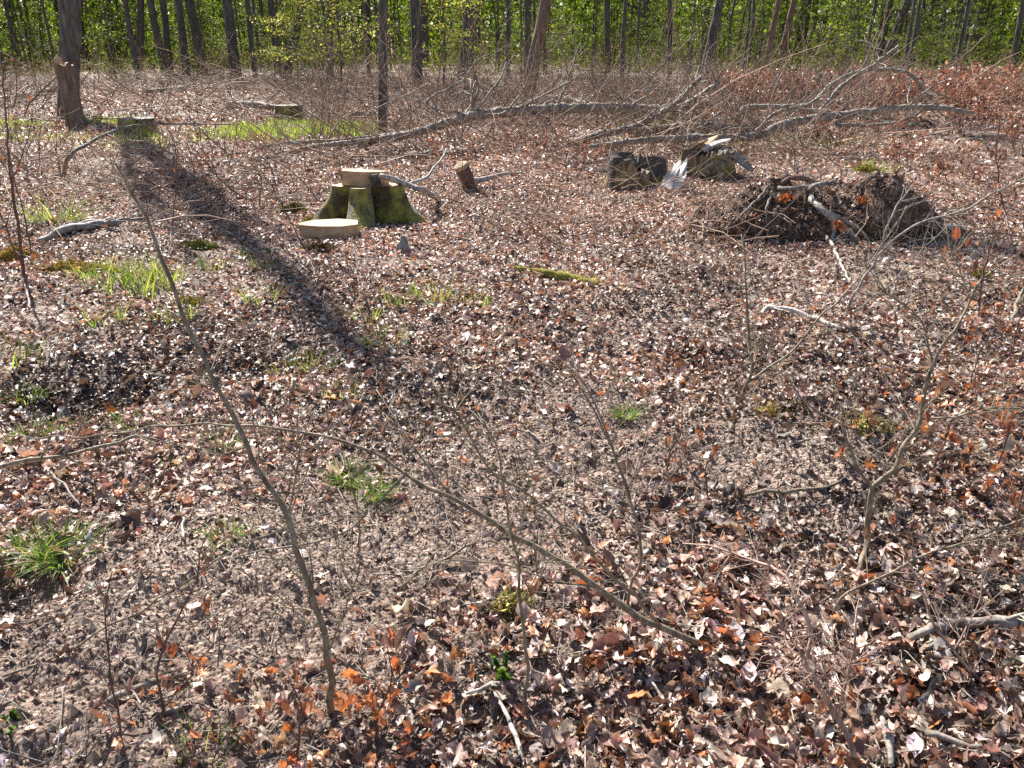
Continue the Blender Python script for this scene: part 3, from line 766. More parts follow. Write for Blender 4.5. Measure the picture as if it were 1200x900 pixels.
fallen('felled limb with an upright fork lying behind the earth mound', [(690, 172, 13.2), (740, 166, 13.5), (800, 162, 13.8), (880, 160, 14.0), (920, 146, 14.2), (960, 138, 14.4), (1020, 131, 14.6), (1060, 126, 14.8), (1105, 127, 15.0), (1140, 133, 15.2)],
       [.03, .05, .065, .07, .07, .065, .06, .05, .04], 'log',
       [([(950, 140, 14.4), (968, 122, 14.5), (990, 98, 14.6), (1020, 78, 14.7), (1054, 54, 14.8)], [.035, .032, .03, .024]),
        ([(900, 152, 14.1), (870, 128, 14.4), (920, 125, 14.6), (950, 122, 14.8), (975, 98, 15.0), (1015, 82, 15.2), (1060, 84, 15.2), (1078, 100, 15.1), (1092, 118, 15)], [.045, .045, .042, .035, .03, .025]),
        ([(870, 128, 14.4), (850, 132, 14.2), (830, 142, 14.0)], [.03, .025, .02]),
        ([(880, 160, 14.0), (905, 135, 14.1), (930, 127, 14.2), (958, 132, 14.3)], [.03, .025, .02]),
        ([(1000, 134, 14.5), (980, 146, 14.3), (1030, 146, 14.2), (1060, 140, 14.1), (1082, 130, 14)], [.03, .03, .025, .015])], 12, 1.2, 127, 'log', 'fallen_log', WHITE * 1.25)
fallen('dark slanting limb leaning up between the two felled limbs', [('g', 660, 172), (700, 158, 14.4), (745, 148, 14.6), (790, 122, 14.9), (822, 90, 15.1)], [.05, .06, .06, .05, .035], 'log',
       [([(745, 148, 14.6), (770, 128, 14.4), (785, 105, 14.2)], [.025, .015]), ([(700, 158, 14.4), (730, 120, 14.2), (760, 95, 14.0), (790, 60, 13.8)], [.02, .012])], 12, 1.3, 131)
fallen('half buried dark log behind the rotten stump', [('g', 735, 160, .06), ('g', 790, 158, .1), ('g', 850, 156, .1), ('g', 900, 156, .05)], [.10, .12, .12, .08], 'log', twigs=4, tlen=.8, seed=137, cat='log', name='fallen_log')
fallen('pale log on the ground between the slim tree and the felled limb', [('g', 520, 186, .05), ('g', 560, 184, .08), ('g', 470, 188, .06)][::-1], [.06, .07, .05], 'log', twigs=3, tlen=.6, seed=139, cat='log', name='fallen_log')
for k, (a, b, c, d, lab) in enumerate(((170, 112, 260, 106, 'low grey log in the brash at the far left'), (265, 128, 330, 132, 'pale log left of the far mossy stump'), (385, 146, 440, 140, 'bright grey log behind the slim tree'),
        (395, 112, 470, 106, 'far pale log at the brash edge near the slim tree'), (480, 118, 560, 121, 'grey log in the brash right of the slim tree'), (20, 118, 75, 108, 'grey log in the brash at the left edge'), (690, 128, 640, 118, 'small dark log beneath the leaning brown tree'))):
    p0, p1 = G(a, b, .12), G(c, d, .12)
    t = thing('fallen_log', lab, 'log', p0)
    m1 = MB(); q = smooth_path([[0, 0, 0], (p1 - p0) * .5 + [0, 0, .05], p1 - p0], .3, .02, k)
    tube(m1, q, [.08, .1, .07], 7, WHITE * 1.3, rough=.06, seed=k); grow_twigs(m1, q, .02, 7, 1.3, np.random.default_rng(k), WHITE, .3, depth=2)
    m1.build('main_limb', M['log'], t)

# ------------------------------------------------------------------ stumps
def radial_stump(mb_side, mb_top, r_top, r_base, h, lobes, seed, n=72, rows=14, bury=.12, top_fn=None, exps=2.2, nz=.03):
    """lobes: (angle, width, reach at the base, depth of crest at the top)"""
    th = np.linspace(0, 2 * np.pi, n, endpoint=False)
    base = np.zeros(n); crest = np.zeros(n)
    for a, w, k, c in lobes:
        d = np.angle(np.exp(1j * (th - a)))
        g = np.exp(-(d / w) ** 2); base += k * g; crest += c * g
    top_z = np.full(n, h) if top_fn is None else top_fn(th)
    V = []
    for i in range(rows + 1):
        f = i / rows
        z = -bury + (top_z + bury) * f
        k = (1 - f) ** exps
        rr = r_top + crest + (r_base - r_top + base) * k
        rr = rr * (1 + nz * noise(th * 6, np.full(n, f * 5), 1.0, seed) * 2 + nz * noise(th * 22, np.full(n, f * 2), 1.0, seed + 3))
        V.append(np.stack([rr * np.cos(th), rr * np.sin(th), z], 1))
    V = np.array(V)
    i, j = np.meshgrid(np.arange(rows), np.arange(n), indexing='ij')
    A = i * n + j; B = i * n + (j + 1) % n
    mb_side.add(V.reshape(-1, 3), np.stack([A, B, B + n, A + n], -1).reshape(-1, 4))
    # sawn top as rings, a few mm proud
    rim = V[-1]
    T = [rim * np.array([s, s, 1]) + [0, 0, .003] for s in (1.0, .75, .5, .25)]
    T = np.vstack(T + [np.array([[0, 0, top_z.mean() + .003]])])
    T[n:, 2] += .004 * noise(T[n:, 0] * 20, T[n:, 1] * 20, 1, 4)
    i, j = np.meshgrid(np.arange(3), np.arange(n), indexing='ij')
    A = i * n + j; B = i * n + (j + 1) % n
    tr = np.stack([3 * n + np.arange(n), 3 * n + (np.arange(n) + 1) % n, np.full(n, 4 * n)], 1)
    mb_top.add(T, np.stack([A, B, B + n, A + n], -1).reshape(-1, 4), tr)

def chunk(mb, outline, z0, z1, seed=0, jag=.01, taper=1.0, tilt=(0, 0)):
    """a block of wood: an outline sawn flat above and below"""
    o = np.array(outline, float); n = len(o)
    r = np.random.default_rng(seed)
    lev = []
    for k, f in enumerate(np.linspace(0, 1, 5)):
        s = 1 + (taper - 1) * f
        q = o * s + r.normal(0, jag, o.shape)
        z = z0 + (z1 - z0) * f + q[:, 0] * tilt[0] + q[:, 1] * tilt[1]
        lev.append(np.column_stack([q, z]))
    V = np.vstack(lev + [lev[0].mean(0)[None], lev[-1].mean(0)[None]])
    i, j = np.meshgrid(np.arange(4), np.arange(n), indexing='ij')
    A = i * n + j; B = i * n + (j + 1) % n
    tr = []
    for s in range(n):
        tr += [[5 * n, (s + 1) % n, s], [5 * n + 1, 4 * n + s, 4 * n + (s + 1) % n]]
    mb.add(V, np.stack([A, B, B + n, A + n], -1).reshape(-1, 4), tr)
    return lev

def faces_pick_top(o, mat, z):
    """sawn faces of a chunk carry the sawn-wood material"""
    o.data.materials.append(mat)
    for p in o.data.polygons:
        if p.normal.z > .85 and p.center.z > z: p.material_index = 1

# mossy main stump
sb = G(424, 268); sb = at(sb[0] - .02, sb[1] + .42)
st = thing('mossy_stump', 'large moss covered stump with flared roots and a sawn block on top', 'stump', sb)
m1, m2 = MB(), MB()
radial_stump(m1, m2, .25, .30, .40, [(-1.60, .38, .60, .05), (-2.90, .34, .44, .07), (-.10, .36, .36, .14), (1.2, .4, .25, .08), (2.4, .3, .2, .08), (-.86, .20, -.12, -.14), (-2.27, .16, -.12, -.14)], 3, n=120, exps=1.6, nz=.04)
m1.build('bark', M['moss_stump'], st)
m2.build('sawn_top', M['cut'], st, smooth=False)
m3 = MB(); chunk(m3, [(-.20, -.13), (-.08, -.15), (.02, -.14), (.12, -.10), (.22, -.04), (.25, .02), (.1, .05), (-.08, .07), (-.21, .03)], .404, .545, 4, .007, .97, (-.05, .0))
o = m3.build('sawn_block', M['cut_side'], st, smooth=False); faces_pick_top(o, M['cut'], .5)
m4 = MB(); chunk(m4, [(.11, -.19), (.16, -.21), (.21, -.17), (.20, -.10), (.13, -.10)], .404, .52, 5, .012, .8)
m4.build('bark_flap', M['rotten'], st, smooth=False)
# sawn slab in front
c = G(392, 283)
m5 = MB(); chunk(m5, [(-.34, .02), (-.30, -.05), (-.12, -.10), (.12, -.11), (.25, -.02), (.22, .17), (.02, .24), (-.22, .16)], -.03, .165, 6, .012, .96, (.0, .02))
o = m5.build('sawn_slab', M['cut_side'], None, smooth=False); o.location = tuple(c); faces_pick_top(o, M['cut'], .12)
tag(o, 'pale sawn wood slab lying in front of the mossy stump', 'wood slab')
# small pointed chunk
c = G(474, 296)
m5 = MB(); chunk(m5, [(-.08, -.05), (.07, -.06), (.09, .04), (-.05, .06)], -.02, .15, 7, .01, .12)
o = m5.build('wood_wedge', M['rotten'], None, smooth=False); o.location = tuple(c); o.data.materials[0] = M['dead']
tag(o, 'small grey wood wedge right of the sawn slab', 'wood chunk')
# low mossy lump to the left of the stump
def moss_lump(px, py, rx, ry, h, label, seed, name='moss_cushion', col=(.17, .16, .03)):
    c = G(px, py)
    m = MB(); n, k = 28, 9
    th = np.linspace(0, 2 * np.pi, n, endpoint=False)
    V = []
    for i in range(k):
        f = i / (k - 1); ph = f * np.pi / 2
        s = np.cos(ph) * (1 + .35 * noise(th * 2.2, np.full(n, f * 2), 1, seed))
        V.append(np.stack([rx * s * np.cos(th), ry * s * np.sin(th), -.03 + (h + .03) * np.sin(ph) + h * .25 * noise(th * 3, np.full(n, f * 3), 1, seed + 1)], 1))
    i, j = np.meshgrid(np.arange(k - 1), np.arange(n), indexing='ij'); A = i * n + j; B = i * n + (j + 1) % n
    m.add(np.vstack(V), np.stack([A, B, B + n, A + n], -1).reshape(-1, 4), None, col)
    r = np.random.default_rng(seed); q = np.vstack(V); q = q[r.integers(0, len(q), 900)] + r.normal(0, .012, (900, 3))
    leaf_quads(m, q, r.uniform(.012, .03, 900), palette(900, [col, (col[0] * 1.3, col[1] * 1.3, col[2] * 1.3), (.12, .10, .03)], [.5, .35, .15], r=r), .9, .5, r)
    o = m.build(name, M['moss']); o.location = tuple(c)
    return tag(o, label, 'moss cushion')
moss_lump(345, 250, .20, .12, .10, 'brown green moss lump left of the mossy stump', 1, col=(.10, .085, .025))
moss_lump(368, 262, .14, .1, .05, 'bright moss patch between the stump and its slab', 2)
moss_lump(375, 296, .2, .1, .07, 'dark brown moss cushion below the sawn slab', 3, col=(.08, .05, .02))
moss_lump(1015, 497, .10, .08, .018, 'pale yellow flat moss patch right of the dark soil', 4, col=(.40, .33, .14))
moss_lump(918, 482, .13, .06, .016, 'ochre flat moss patch above the dark soil', 5, col=(.30, .22, .08))
moss_lump(1148, 328, .10, .07, .05, 'yellow green moss lump right of the mound', 6)
moss_lump(85, 318, .42, .08, .06, 'ochre mossy stick mound at the left edge', 7, col=(.24, .15, .03))
moss_lump(20, 306, .2, .09, .09, 'ochre leaf and moss heap at the left edge', 8, col=(.26, .16, .03))
moss_lump(223, 360, .14, .07, .05, 'yellowish moss hump behind the tall leaning sapling', 9, col=(.22, .17, .04))
moss_lump(600, 715, .06, .04, .02, 'tiny pale moss pad near the bottom centre', 10, col=(.28, .24, .10))
moss_lump(235, 292, .22, .07, .05, 'dark green moss strip beside the tree shadow', 12, col=(.12, .12, .025))
# mossy stick
p = smooth_path([G(606, 318, .02), G(640, 326, .03), G(670, 331, .03), G(702, 337, .02)], .03, .006, 4)
m = MB(); tube(m, p - p[0], [.022, .034, .034, .026], 9, (.30, .27, .07), rough=.12, seed=9)
r = np.random.default_rng(3); q = p[r.integers(0, len(p), 1100)] - p[0] + r.normal(0, .022, (1100, 3))
leaf_quads(m, q, r.uniform(.01, .026, 1100), palette(1100, [(.30, .27, .07), (.40, .36, .12)], [.6, .4], r=r), .9, .5, r)
o = m.build('mossy_stick', M['moss']); o.location = tuple(p[0]); tag(o, 'yellow moss coated stick lying in the middle of the leaves', 'stick')

# tall snag left
sb = G(90, 150)
st = thing('tall_snag', 'tall broken stump with fresh split brown top at the left', 'stump', sb)
m1, m2 = MB(), MB()
radial_stump(m1, m2, .20, .24, 1.36, [(-1.3, .3, .12, .01), (.4, .4, .1, .0), (2.6, .4, .12, .01)], 11, 40, 18, .15, lambda th: 1.36 + .07 * np.cos(th * 2 + .5) + .09 * np.cos(th + 2.6) + .03 * np.sin(th * 7), 6)
m1.build('bark', M['pale_trunk'], st); m2.build('split_top', M['cut_side'], st, smooth=False)
# low far stumps
for px, py, rr, h, lab, mt in ((163, 160, .38, .34, 'low dark mossy stump behind the arched branch', 'moss_stump'), (340, 145, .36, .42, 'far mossy stump standing in the bright grass', 'moss_stump')):
    sb = at(*G(px, py)[:2]); st = thing('mossy_stump', lab, 'stump', sb)
    m1, m2 = MB(), MB()
    radial_stump(m1, m2, rr * .85, rr, h, [(-1.4, .4, .2, .03), (.3, .4, .16, .02), (2.4, .4, .2, .02), (-2.6, .3, .18, .02)], px, 44, 10)
    m1.build('bark', M[mt], st); m2.build('sawn_top', M['rotten'], st, smooth=False)
# tilted cut stub with side branch
sb = G(548, 222); st = thing('cut_stub', 'small tilted sawn stub with a side branch right of the mossy stump', 'stump', sb)
ax = unit(np.array([-.35, -.25, .75])); m1 = MB()
q = smooth_path([[.05, .02, -.1], [0, 0, .12], [-.06, -.03, .26]], .04, .0, 2); tube(m1, q, [.10, .085, .095], 12, WHITE, rough=.03); m1.build('bark', M['shoot'], st)
m2 = MB(); e = q[-1] + unit(q[-1] - q[-2]) * .05; tube(m2, np.array([q[-1] + unit(q[-1] - q[-2]) * .002, e]), [.093, .09], 12, WHITE); m2.build('sawn_face', M['cut'], st, smooth=False)
m3 = MB(); q = smooth_path([[0, 0, .1], [.18, .0, .12], [.4, .02, .17], [.7, .03, .2]], .05, .006, 3); tube(m3, q, [.045, .03, .02, .01], 7, WHITE * 1.3); grow_twigs(m3, q, .006, 4, .3, np.random.default_rng(1), WHITE); m3.build('side_branch', M['dead'], st)
# rotten hollow stump
sb = G(750, 222); sb = at(sb[0], sb[1] + .28); st = thing('rotten_stump', 'low hollow rotten stump left of the white splinter', 'stump', sb)
m1 = MB(); m2 = MB()
radial_stump(m1, m2, .34, .36, .30, [(-1.57, .5, .03, 0), (3.0, .3, .08, .05), (0, .3, .08, .02), (-.9, .25, -.16, -.16)], 31, 60, 10, .12, lambda th: .29 + .03 * np.sin(th * 5) + .14 * noise(th * 9, th * 0, 1, 5) + .10 * noise(th * 21, th * 0, 1, 6) - .16 * np.exp(-((np.angle(np.exp(1j * (th + .85)))) / .38) ** 2), 2, .05)
m1.build('bark', M['rotten_bark'], st); m2.build('rotten_heart', M['rotten'], st, smooth=False)
m3 = MB(); chunk(m3, [(-.035, -.03), (.0, -.045), (.03, -.02), (.035, .03), (-.03, .03)], -.05, .36, 3, .008, .55); o = m3.build('bark_post', M['dead'], st, smooth=False); o.location = (-.36, -.12, 0)
sb = G(832, 212); sb = at(sb[0], sb[1] + .3); st = thing('split_stump', 'shattered mossy stump with pale planks split off its top', 'stump', sb)
m1 = MB(); m2 = MB()
radial_stump(m1, m2, .34, .38, .36, [(-1.2, .5, .05, 0), (3.0, .3, .1, .03), (0, .3, .18, .02)], 37, 60, 10, .12, lambda th: .35 + .04 * np.sin(th * 4 + 1) + .18 * noise(th * 8, th * 0, 1, 7) + .12 * noise(th * 19, th * 0, 1, 8), 2, .05)
m1.build('bark', M['rotten_bark'], st); m2.build('rotten_heart', M['rotten'], st, smooth=False)
def plank(L, w, t, mat, parent, loc, rot, seed, name='split_plank'):
    r = np.random.default_rng(seed); m = MB(); n = 9
    V = []
    for i in range(n):
        f = i / (n - 1); ww = w * (1 - .65 * abs(2 * f - .9) ** 3) * r.uniform(.85, 1.1)
        zc = .05 * math.sin(f * 4) * L
        V += [[f * L - L / 2, -ww / 2 + r.normal(0, .006), zc - t / 2], [f * L - L / 2, ww / 2 + r.normal(0, .006), zc - t / 2], [f * L - L / 2, ww / 2, zc + t / 2], [f * L - L / 2, -ww / 2, zc + t / 2 + r.normal(0, .006)]]
    q = []
    for i in range(n - 1):
        for s in range(4):
            q.append([i * 4 + s, i * 4 + (s + 1) % 4, i * 4 + 4 + (s + 1) % 4, i * 4 + 4 + s])
    q += [[3, 2, 1, 0], [n * 4 - 4, n * 4 - 3, n * 4 - 2, n * 4 - 1]]
    m.add(V, q); o = m.build(name, M[mat], parent, smooth=False); o.location = tuple(loc); o.rotation_euler = rot
    return o
plank(.46, .08, .03, 'shard', st, (.10, -.09, .47), (.3, -.30, .4), 3)
plank(.36, .09, .03, 'cut_side', st, (.02, .0, .49), (.1, -.45, .7), 13)
plank(.34, .12, .035, 'cut_side', st, (-.16, -.05, .44), (-.2, -.7, -.5), 4)
plank(.5, .14, .03, 'dead', st, (.42, -.10, .26), (.6, .55, -.35), 5)
plank(.5, .18, .04, 'rotten_bark', st, (.05, -.34, .2), (1.1, -.3, .1), 6)
c = G(792, 222); t = thing('white_splinter', 'white bleached wood splinter standing between two rotten stumps', 'splinter', c)
nn = unit(np.array([-.25, -.5, .83])); uu = unit(np.array([0, 0, 1.]) - nn[2] * nn); ww = np.cross(nn, uu)
from mathutils import Matrix
rot = Matrix(np.stack([uu, ww, nn], 1).tolist()).to_euler()
for k, (dx, L, w) in enumerate(((-.09, .40, .09), (-.02, .60, .10), (.05, .66, .08), (.11, .42, .06))):
    plank(L, w, .03, 'shard', t, np.array([-.1, -.08, -.03]) + uu * L / 2 - ww * dx + nn * .012 * (k % 2), rot, 8 + k, 'sliver')

# ------------------------------------------------------------------ uprooted root plate
def root_plate():
    b0 = G(985, 272)
    t = thing('root_plate', 'dark uprooted root plate mound with hanging roots', 'root plate', b0)
    s = 8.0 / FPX                                       # metres per pixel at that distance
    cx = np.array([812, 840, 870, 900, 930, 960, 1000, 1020, 1050, 1080, 1105, 1122]); cz = np.array([.0, .20, .32, .42, .47, .45, .47, .50, .41, .25, .10, .0])
    nx, ny = 170, 90
    xs = np.linspace((812 - 985) * s, (1122 - 985) * s, nx); ys = np.linspace(-.35, 1.0, ny)
    X, Yv = np.meshgrid(xs, ys, indexing='ij')
    top = np.interp(X / s + 985, cx, cz)
    right = np.clip((X - .0) / .3, 0, 1)                # the right half has the steep dark face
    f0 = -.28 + .10 * noise(X, X * 0, .35, 3)
    rise = np.clip((Yv - f0) / (.50 - .24 * right), 0, 1); rise = rise * rise * (3 - 2 * rise)
    fall = np.clip((1.0 - Yv) / .75, 0, 1); fall = fall * fall * (3 - 2 * fall)
    Z = top * rise * fall
    amt = np.clip(Z / .15, 0, 1)
    Z = Z + amt * (.20 * noise(X, Yv, .22, 5) + .13 * noise(X, Yv, .09, 6) + .07 * noise(X, Yv, .04, 7))
    bulge = -.14 * np.sin(np.clip(Z / .5, 0, 1) * np.pi * .85) * (1 - np.clip((Yv + .1) / .3, 0, 1))
    Yw = Yv + bulge + amt * .10 * noise(X + Z, Z * 2, .12, 8)
    g = H(X + b0[0], Yw + b0[1], False) - b0[2]
    Zw = g - .05 + Z + .0
    Zw = np.where(Z <= .001, g - .05, Zw)
    V = np.stack([X, Yw, Zw], -1).reshape(-1, 3)
    i, j = np.meshgrid(np.arange(nx - 1), np.arange(ny - 1), indexing='ij'); A = i * ny + j
    m = MB(); m.add(V, np.stack([A, A + ny, A + ny + 1, A + 1], -1).reshape(-1, 4)); m.build('earth_clump', M['earth'], t)
    VV = V.reshape(nx, ny, 3); r = np.random.default_rng(77)
    # leaves and crumbs caught on its top
    n = 4600; ii = r.integers(4, nx - 4, n); jj = np.where(r.uniform(0, 1, n) < .3, r.integers(2, 24, n), r.integers(18, ny - 4, n))
    pos = VV[ii, jj] + r.normal(0, .01, (n, 3)); pos[:, 2] += .012
    ml = MB(); sz = r.uniform(.02, .06, n)
    leaf_sheets(ml, pos, sz, r.uniform(0, 6.28, n), r.normal(0, .5, n), r.normal(0, .5, n), r.normal(0, 1.2, n), r.normal(.2, .5, n), palette(n, [TAN, MAUVE, RED, DARK, PALE, ORANGE], [.25, .25, .15, .15, .17, .03], r=r), 3)
    tag(ml.build('caught_leaves', M['litter'], t), kind='stuff')
    # root hairs down the face
    mh = MB()
    for k in range(380):
        i = r.integers(6, nx - 6); j = r.integers(6, 34); p = VV[i, j].copy(); q = [p + [0, -.01, .02]]
        d = unit(np.array([r.normal(0, .5), -1.0, r.normal(-.1, .5)])); L = r.uniform(.06, .3)
        for a in range(5):
            d = unit(d + r.normal(0, .25, 3) + [0, 0, -.3]); q.append(q[-1] + d * L / 5)
        rr = r.uniform(.0015, .004); tube(mh, np.array(q), [rr, rr * .4], 3, np.array([1, .85, .7]) * r.uniform(.4, 1.2), caps=False)
    tag(mh.build('root_hairs', M['brash'], t), kind='stuff')
    def root(pts, rads, mat='dead', col=WHITE):
        q = smooth_path([np.array(p) for p in pts], .03, .008, len(pts)); mm = MB(); tube(mm, q, rads, 8, col, rough=.07); grow_twigs(mm, q, rads[-1] * .4, 3, .3, r, col, -.1); mm.build('root', M[mat], t)
    loc = lambda px, py, Y_: P(px, py, Y_) - b0
    root([loc(948, 228, b0[1] + .12), loc(958, 240, b0[1] - .22), loc(972, 252, b0[1] - .34), loc(978, 268, b0[1] - .3), loc(975, 280, b0[1] - .4)], [.022, .03, .028, .022, .014], 'dead', WHITE * 1.4)
    root([loc(972, 250, b0[1] - .33), loc(988, 266, b0[1] - .35), loc(1008, 284, b0[1] - .4)], [.03, .024, .014], 'dead', WHITE * 1.6)
    root([loc(975, 250, b0[1] - .33), loc(1000, 264, b0[1] - .4), loc(1020, 282, b0[1] - .5)], [.016, .012, .006], 'dead', WHITE * 1.2)
    root([loc(912, 220, b0[1] + .1), loc(930, 221, b0[1] - .05), loc(955, 217, b0[1] - .02), loc(975, 213, b0[1] + .15)], [.02, .025, .022, .014], 'log')
    root([loc(913, 216, b0[1] + .2), loc(925, 209, b0[1] + .18), loc(945, 209, b0[1] + .2), loc(958, 216, b0[1] + .25)], [.014, .024, .024, .01], 'shoot', WHITE * 1.5)
    root([loc(950, 222, b0[1] - .1), loc(958, 217, b0[1] - .16), loc(968, 214, b0[1] - .1)], [.03, .03, .02], 'log')
    root([loc(1085, 262, b0[1] + .0), loc(1105, 266, b0[1] - .1), loc(1130, 268, b0[1] - .1)], [.035, .03, .015], 'dead', WHITE * 1.5)
    root([loc(1020, 235, b0[1] - .1), loc(1028, 255, b0[1] - .3), loc(1040, 268, b0[1] - .35)], [.01, .009, .005], 'dead', WHITE * 1.3)
    root([loc(900, 218, b0[1] + .0), loc(882, 240, b0[1] - .2), loc(860, 262, b0[1] - .3)], [.012, .01, .005], 'brash')
    root([loc(905, 224, b0[1] + .0), loc(898, 245, b0[1] - .25), loc(902, 268, b0[1] - .3)], [.012, .01, .005], 'brash')
    # orange rotten lumps
    for px, py, Y_ in ((918, 232, b0[1] - .12), (1011, 238, b0[1] - .16), (983, 266, b0[1] - .44)):
        mm = MB(); n = 14; pos = np.array([loc(px, py, Y_)]) + r.normal(0, .022, (n, 3))
        leaf_sheets(mm, pos, r.uniform(.05, .075, n), r.uniform(0, 6.28, n), r.normal(1, .5, n), r.normal(0, .6, n), r.normal(0, 1.2, n), r.normal(.2, .5, n), palette(n, [(.42, .16, .05), (.5, .22, .08)], [.6, .4], r=r), 5)
        mm.build('orange_leaf_clump', M['russet'], t)
    moss = MB(); n = 500; c = loc(1013, 197, b0[1] + .12); pos = c + r.normal(0, 1, (n, 3)) * [.05, .04, .015]
    leaf_quads(moss, pos, r.uniform(.015, .03, n), palette(n, [(.34, .28, .08), (.24, .2, .05)], [.5, .5], r=r), .9, .5, r); tag(moss.build('moss_pad', M['moss'], t), kind='stuff')
root_plate()

# ------------------------------------------------------------------ grass
def tuft_mesh(n, h, spread, seed, cols, wts, bow=1.0):
    r = np.random.default_rng(seed); m = MB()
    for k in range(n):
        a = r.uniform(0, 6.28); rr = spread * math.sqrt(r.uniform()) * .6
        b = np.array([rr * math.cos(a), rr * math.sin(a), -.02]); d = unit(np.array([bow * math.cos(a) * r.uniform(.05, .8), bow * math.sin(a) * r.uniform(.05, .8), 1]) + r.normal(0, .15, 3))
        L = h * r.uniform(.45, 1.15); w = r.uniform(.0012, .0032); side = unit(np.cross(d, [0, 0, 1]) + r.normal(0, .2, 3))
        V = []; p = b
        for i in range(5):
            f = i / 4; ww = w * (1 - f ** 2) + .0003
            V += [p - side * ww, p + side * ww]
            d = unit(d + np.array([d[0] * .35, d[1] * .35, -.16]) * bow); p = p + d * L / 4
        c = palette(1, cols, wts, .2, r)[0]
        m.add(np.array(V), [[i * 2, i * 2 + 1, i * 2 + 3, i * 2 + 2] for i in range(4)], None, c)
    return m
GREEN = [(.10, .185, .035), (.18, .26, .055), (.28, .32, .095), (.44, .38, .20)]
protos = []
def place_tuft(px, py, s, kind, label, group=None):
    c = G(px, py)
    me = TUFTS[kind]
    o = bpy.data.objects.new('grass_tuft', me); COL.objects.link(o)
    o.location = tuple(c); o.scale = (s, s, s); o.rotation_euler = (0, 0, random.uniform(0, 6.28))
    tag(o, label, 'grass tuft', group)
TUFTS = [tuft_mesh(170, .17, .10, 1, GREEN, [.4, .3, .2, .1]).mesh('grass_tuft', M['grass']), tuft_mesh(60, .13, .16, 2, GREEN, [.15, .3, .35, .2], .55).mesh('grass_tuft', M['grass']),
         tuft_mesh(130, .10, .10, 3, GREEN, [.45, .3, .15, .1]).mesh('grass_tuft', M['grass']), tuft_mesh(160, .24, .16, 4, GREEN, [.2, .3, .3, .2]).mesh('grass_tuft', M['grass'])]
for px, py, s, k, lab in ((75, 655, .75, 0, 'big bright grass tuft at the left edge'), (35, 660, .7, 0, 'grass tuft left of the big bright one'), (55, 640, .6, 1, 'thin grass behind the big bright tuft'), (65, 262, 1.3, 3, 'rounded grass tuft below the upper left brush'),
        (262, 520, .75, 2, 'low grass tuft behind the tall leaning sapling'), (40, 515, .9, 2, 'grass tuft above the left edge branch'), (70, 510, .8, 2, 'flat grass tuft between the two left branches'), (155, 500, .8, 2, 'short grass tuft at the tip of the left edge branch'), (115, 515, .6, 2, 'small tuft left of the branch tip'),
        (408, 565, .6, 0, 'dark green grass tuft right of the tall leaning sapling'), (438, 582, .45, 0, 'small grass tuft beside the dark green one'), (265, 635, .45, 0, 'small grass tuft on bare soil at left'), (200, 545, .4, 2, 'tiny yellow grass tuft at left'),
        (510, 352, 1.1, 1, 'bright grass tuft left of the mossy stick'), (466, 355, .8, 1, 'yellow grass tuft left of the bright one'), (558, 358, .7, 1, 'faint grass tuft near the mossy stick'), (452, 405, .9, 1, 'grass tuft at the end of the tree shadow'), (425, 375, .8, 1, 'thin grass in the tree shadow'),
        (735, 488, .4, 0, 'single small green tuft on the bare middle'), (125, 330, 1.3, 1, 'left part of the pale grass group'), (150, 345, 1.4, 1, 'middle of the pale grass group'), (175, 338, 1.2, 1, 'right part of the pale grass group'), (195, 330, 1.1, 1, 'grass at the right end of the pale group'),
        (160, 325, 1.3, 1, 'rear grass of the pale group'), (105, 325, 1.0, 1, 'far left blades of the pale grass group'), (118, 380, .9, 1, 'thin pale grass below the pale group'), (205, 375, .9, 1, 'thin grass crossing the tall leaning sapling'), (250, 315, .8, 1, 'low grass beside the dark moss strip'), (312, 315, .8, 1, 'grass in the shadow below the sawn slab'),
        (310, 352, .9, 1, 'upright thin grass in the tree shadow'), (345, 440, .8, 1, 'thin grass right of the tall leaning sapling'), (370, 435, .7, 1, 'pale grass at the dark shadow end'), (10, 430, 1.2, 1, 'dry pale grass at the left edge'), (30, 470, .8, 2, 'short grass near the left hollow'), (285, 300, .7, 2, 'low grass patch beside the shoot'), (455, 268, .5, 2, 'tiny grass sprig at the mossy stump foot'), (400, 465, .6, 1, 'few blades left of the thin branch tip'), (240, 885, .5, 1, 'grass blades among orange leaves at the bottom')):
    place_tuft(px, py, s * 1.45, k, lab)
def meadow(spots, n, h, name, label):
    m = MB(); r = np.random.default_rng(len(spots) + n); P_, D = [], []
    for px, py, rx, ry, w in spots:
        c = G(px, py); k = int(n * w); a = r.normal(0, 1, (k, 2)) * [rx, ry] * .55
        P_.append(np.column_stack([c[0] + a[:, 0], c[1] + a[:, 1]]))
    p = np.vstack(P_); p = p[r.uniform(0, 1, len(p)) < np.clip(.55 + 1.8 * noise(p[:, 0], p[:, 1], .7, 61) + 1.2 * noise(p[:, 0], p[:, 1], .25, 62), .03, 1)]; n = len(p); z = H(p[:, 0], p[:, 1])
    ln = h * r.uniform(.35, 1.3, n); az = r.uniform(0, 6.28, n); lean = r.uniform(.05, .6, n) * ln; w = r.uniform(.004, .008, n)
    b = np.column_stack([p, z - .01]); s = np.column_stack([np.sin(az) * w, -np.cos(az) * w, 0 * w]); l = np.column_stack([np.cos(az) * lean, np.sin(az) * lean, ln])
    V = np.stack([b - s, b + s, b + l * [.4, .4, .6] + s * .8, b + l * [.4, .4, .6] - s * .8, b + l], 1).reshape(-1, 3); k = (np.arange(n) * 5)[:, None]
    m.add(V, np.concatenate([k, k + 1, k + 2, k + 3], 1), np.concatenate([k + 3, k + 2, k + 4], 1), np.repeat(palette(n, [(.20, .28, .06), (.31, .35, .11), (.46, .42, .21)], [.4, .4, .2], r=r), 5, axis=0))
    tag(m.build(name, M['grass']), label, 'grass', kind='stuff')
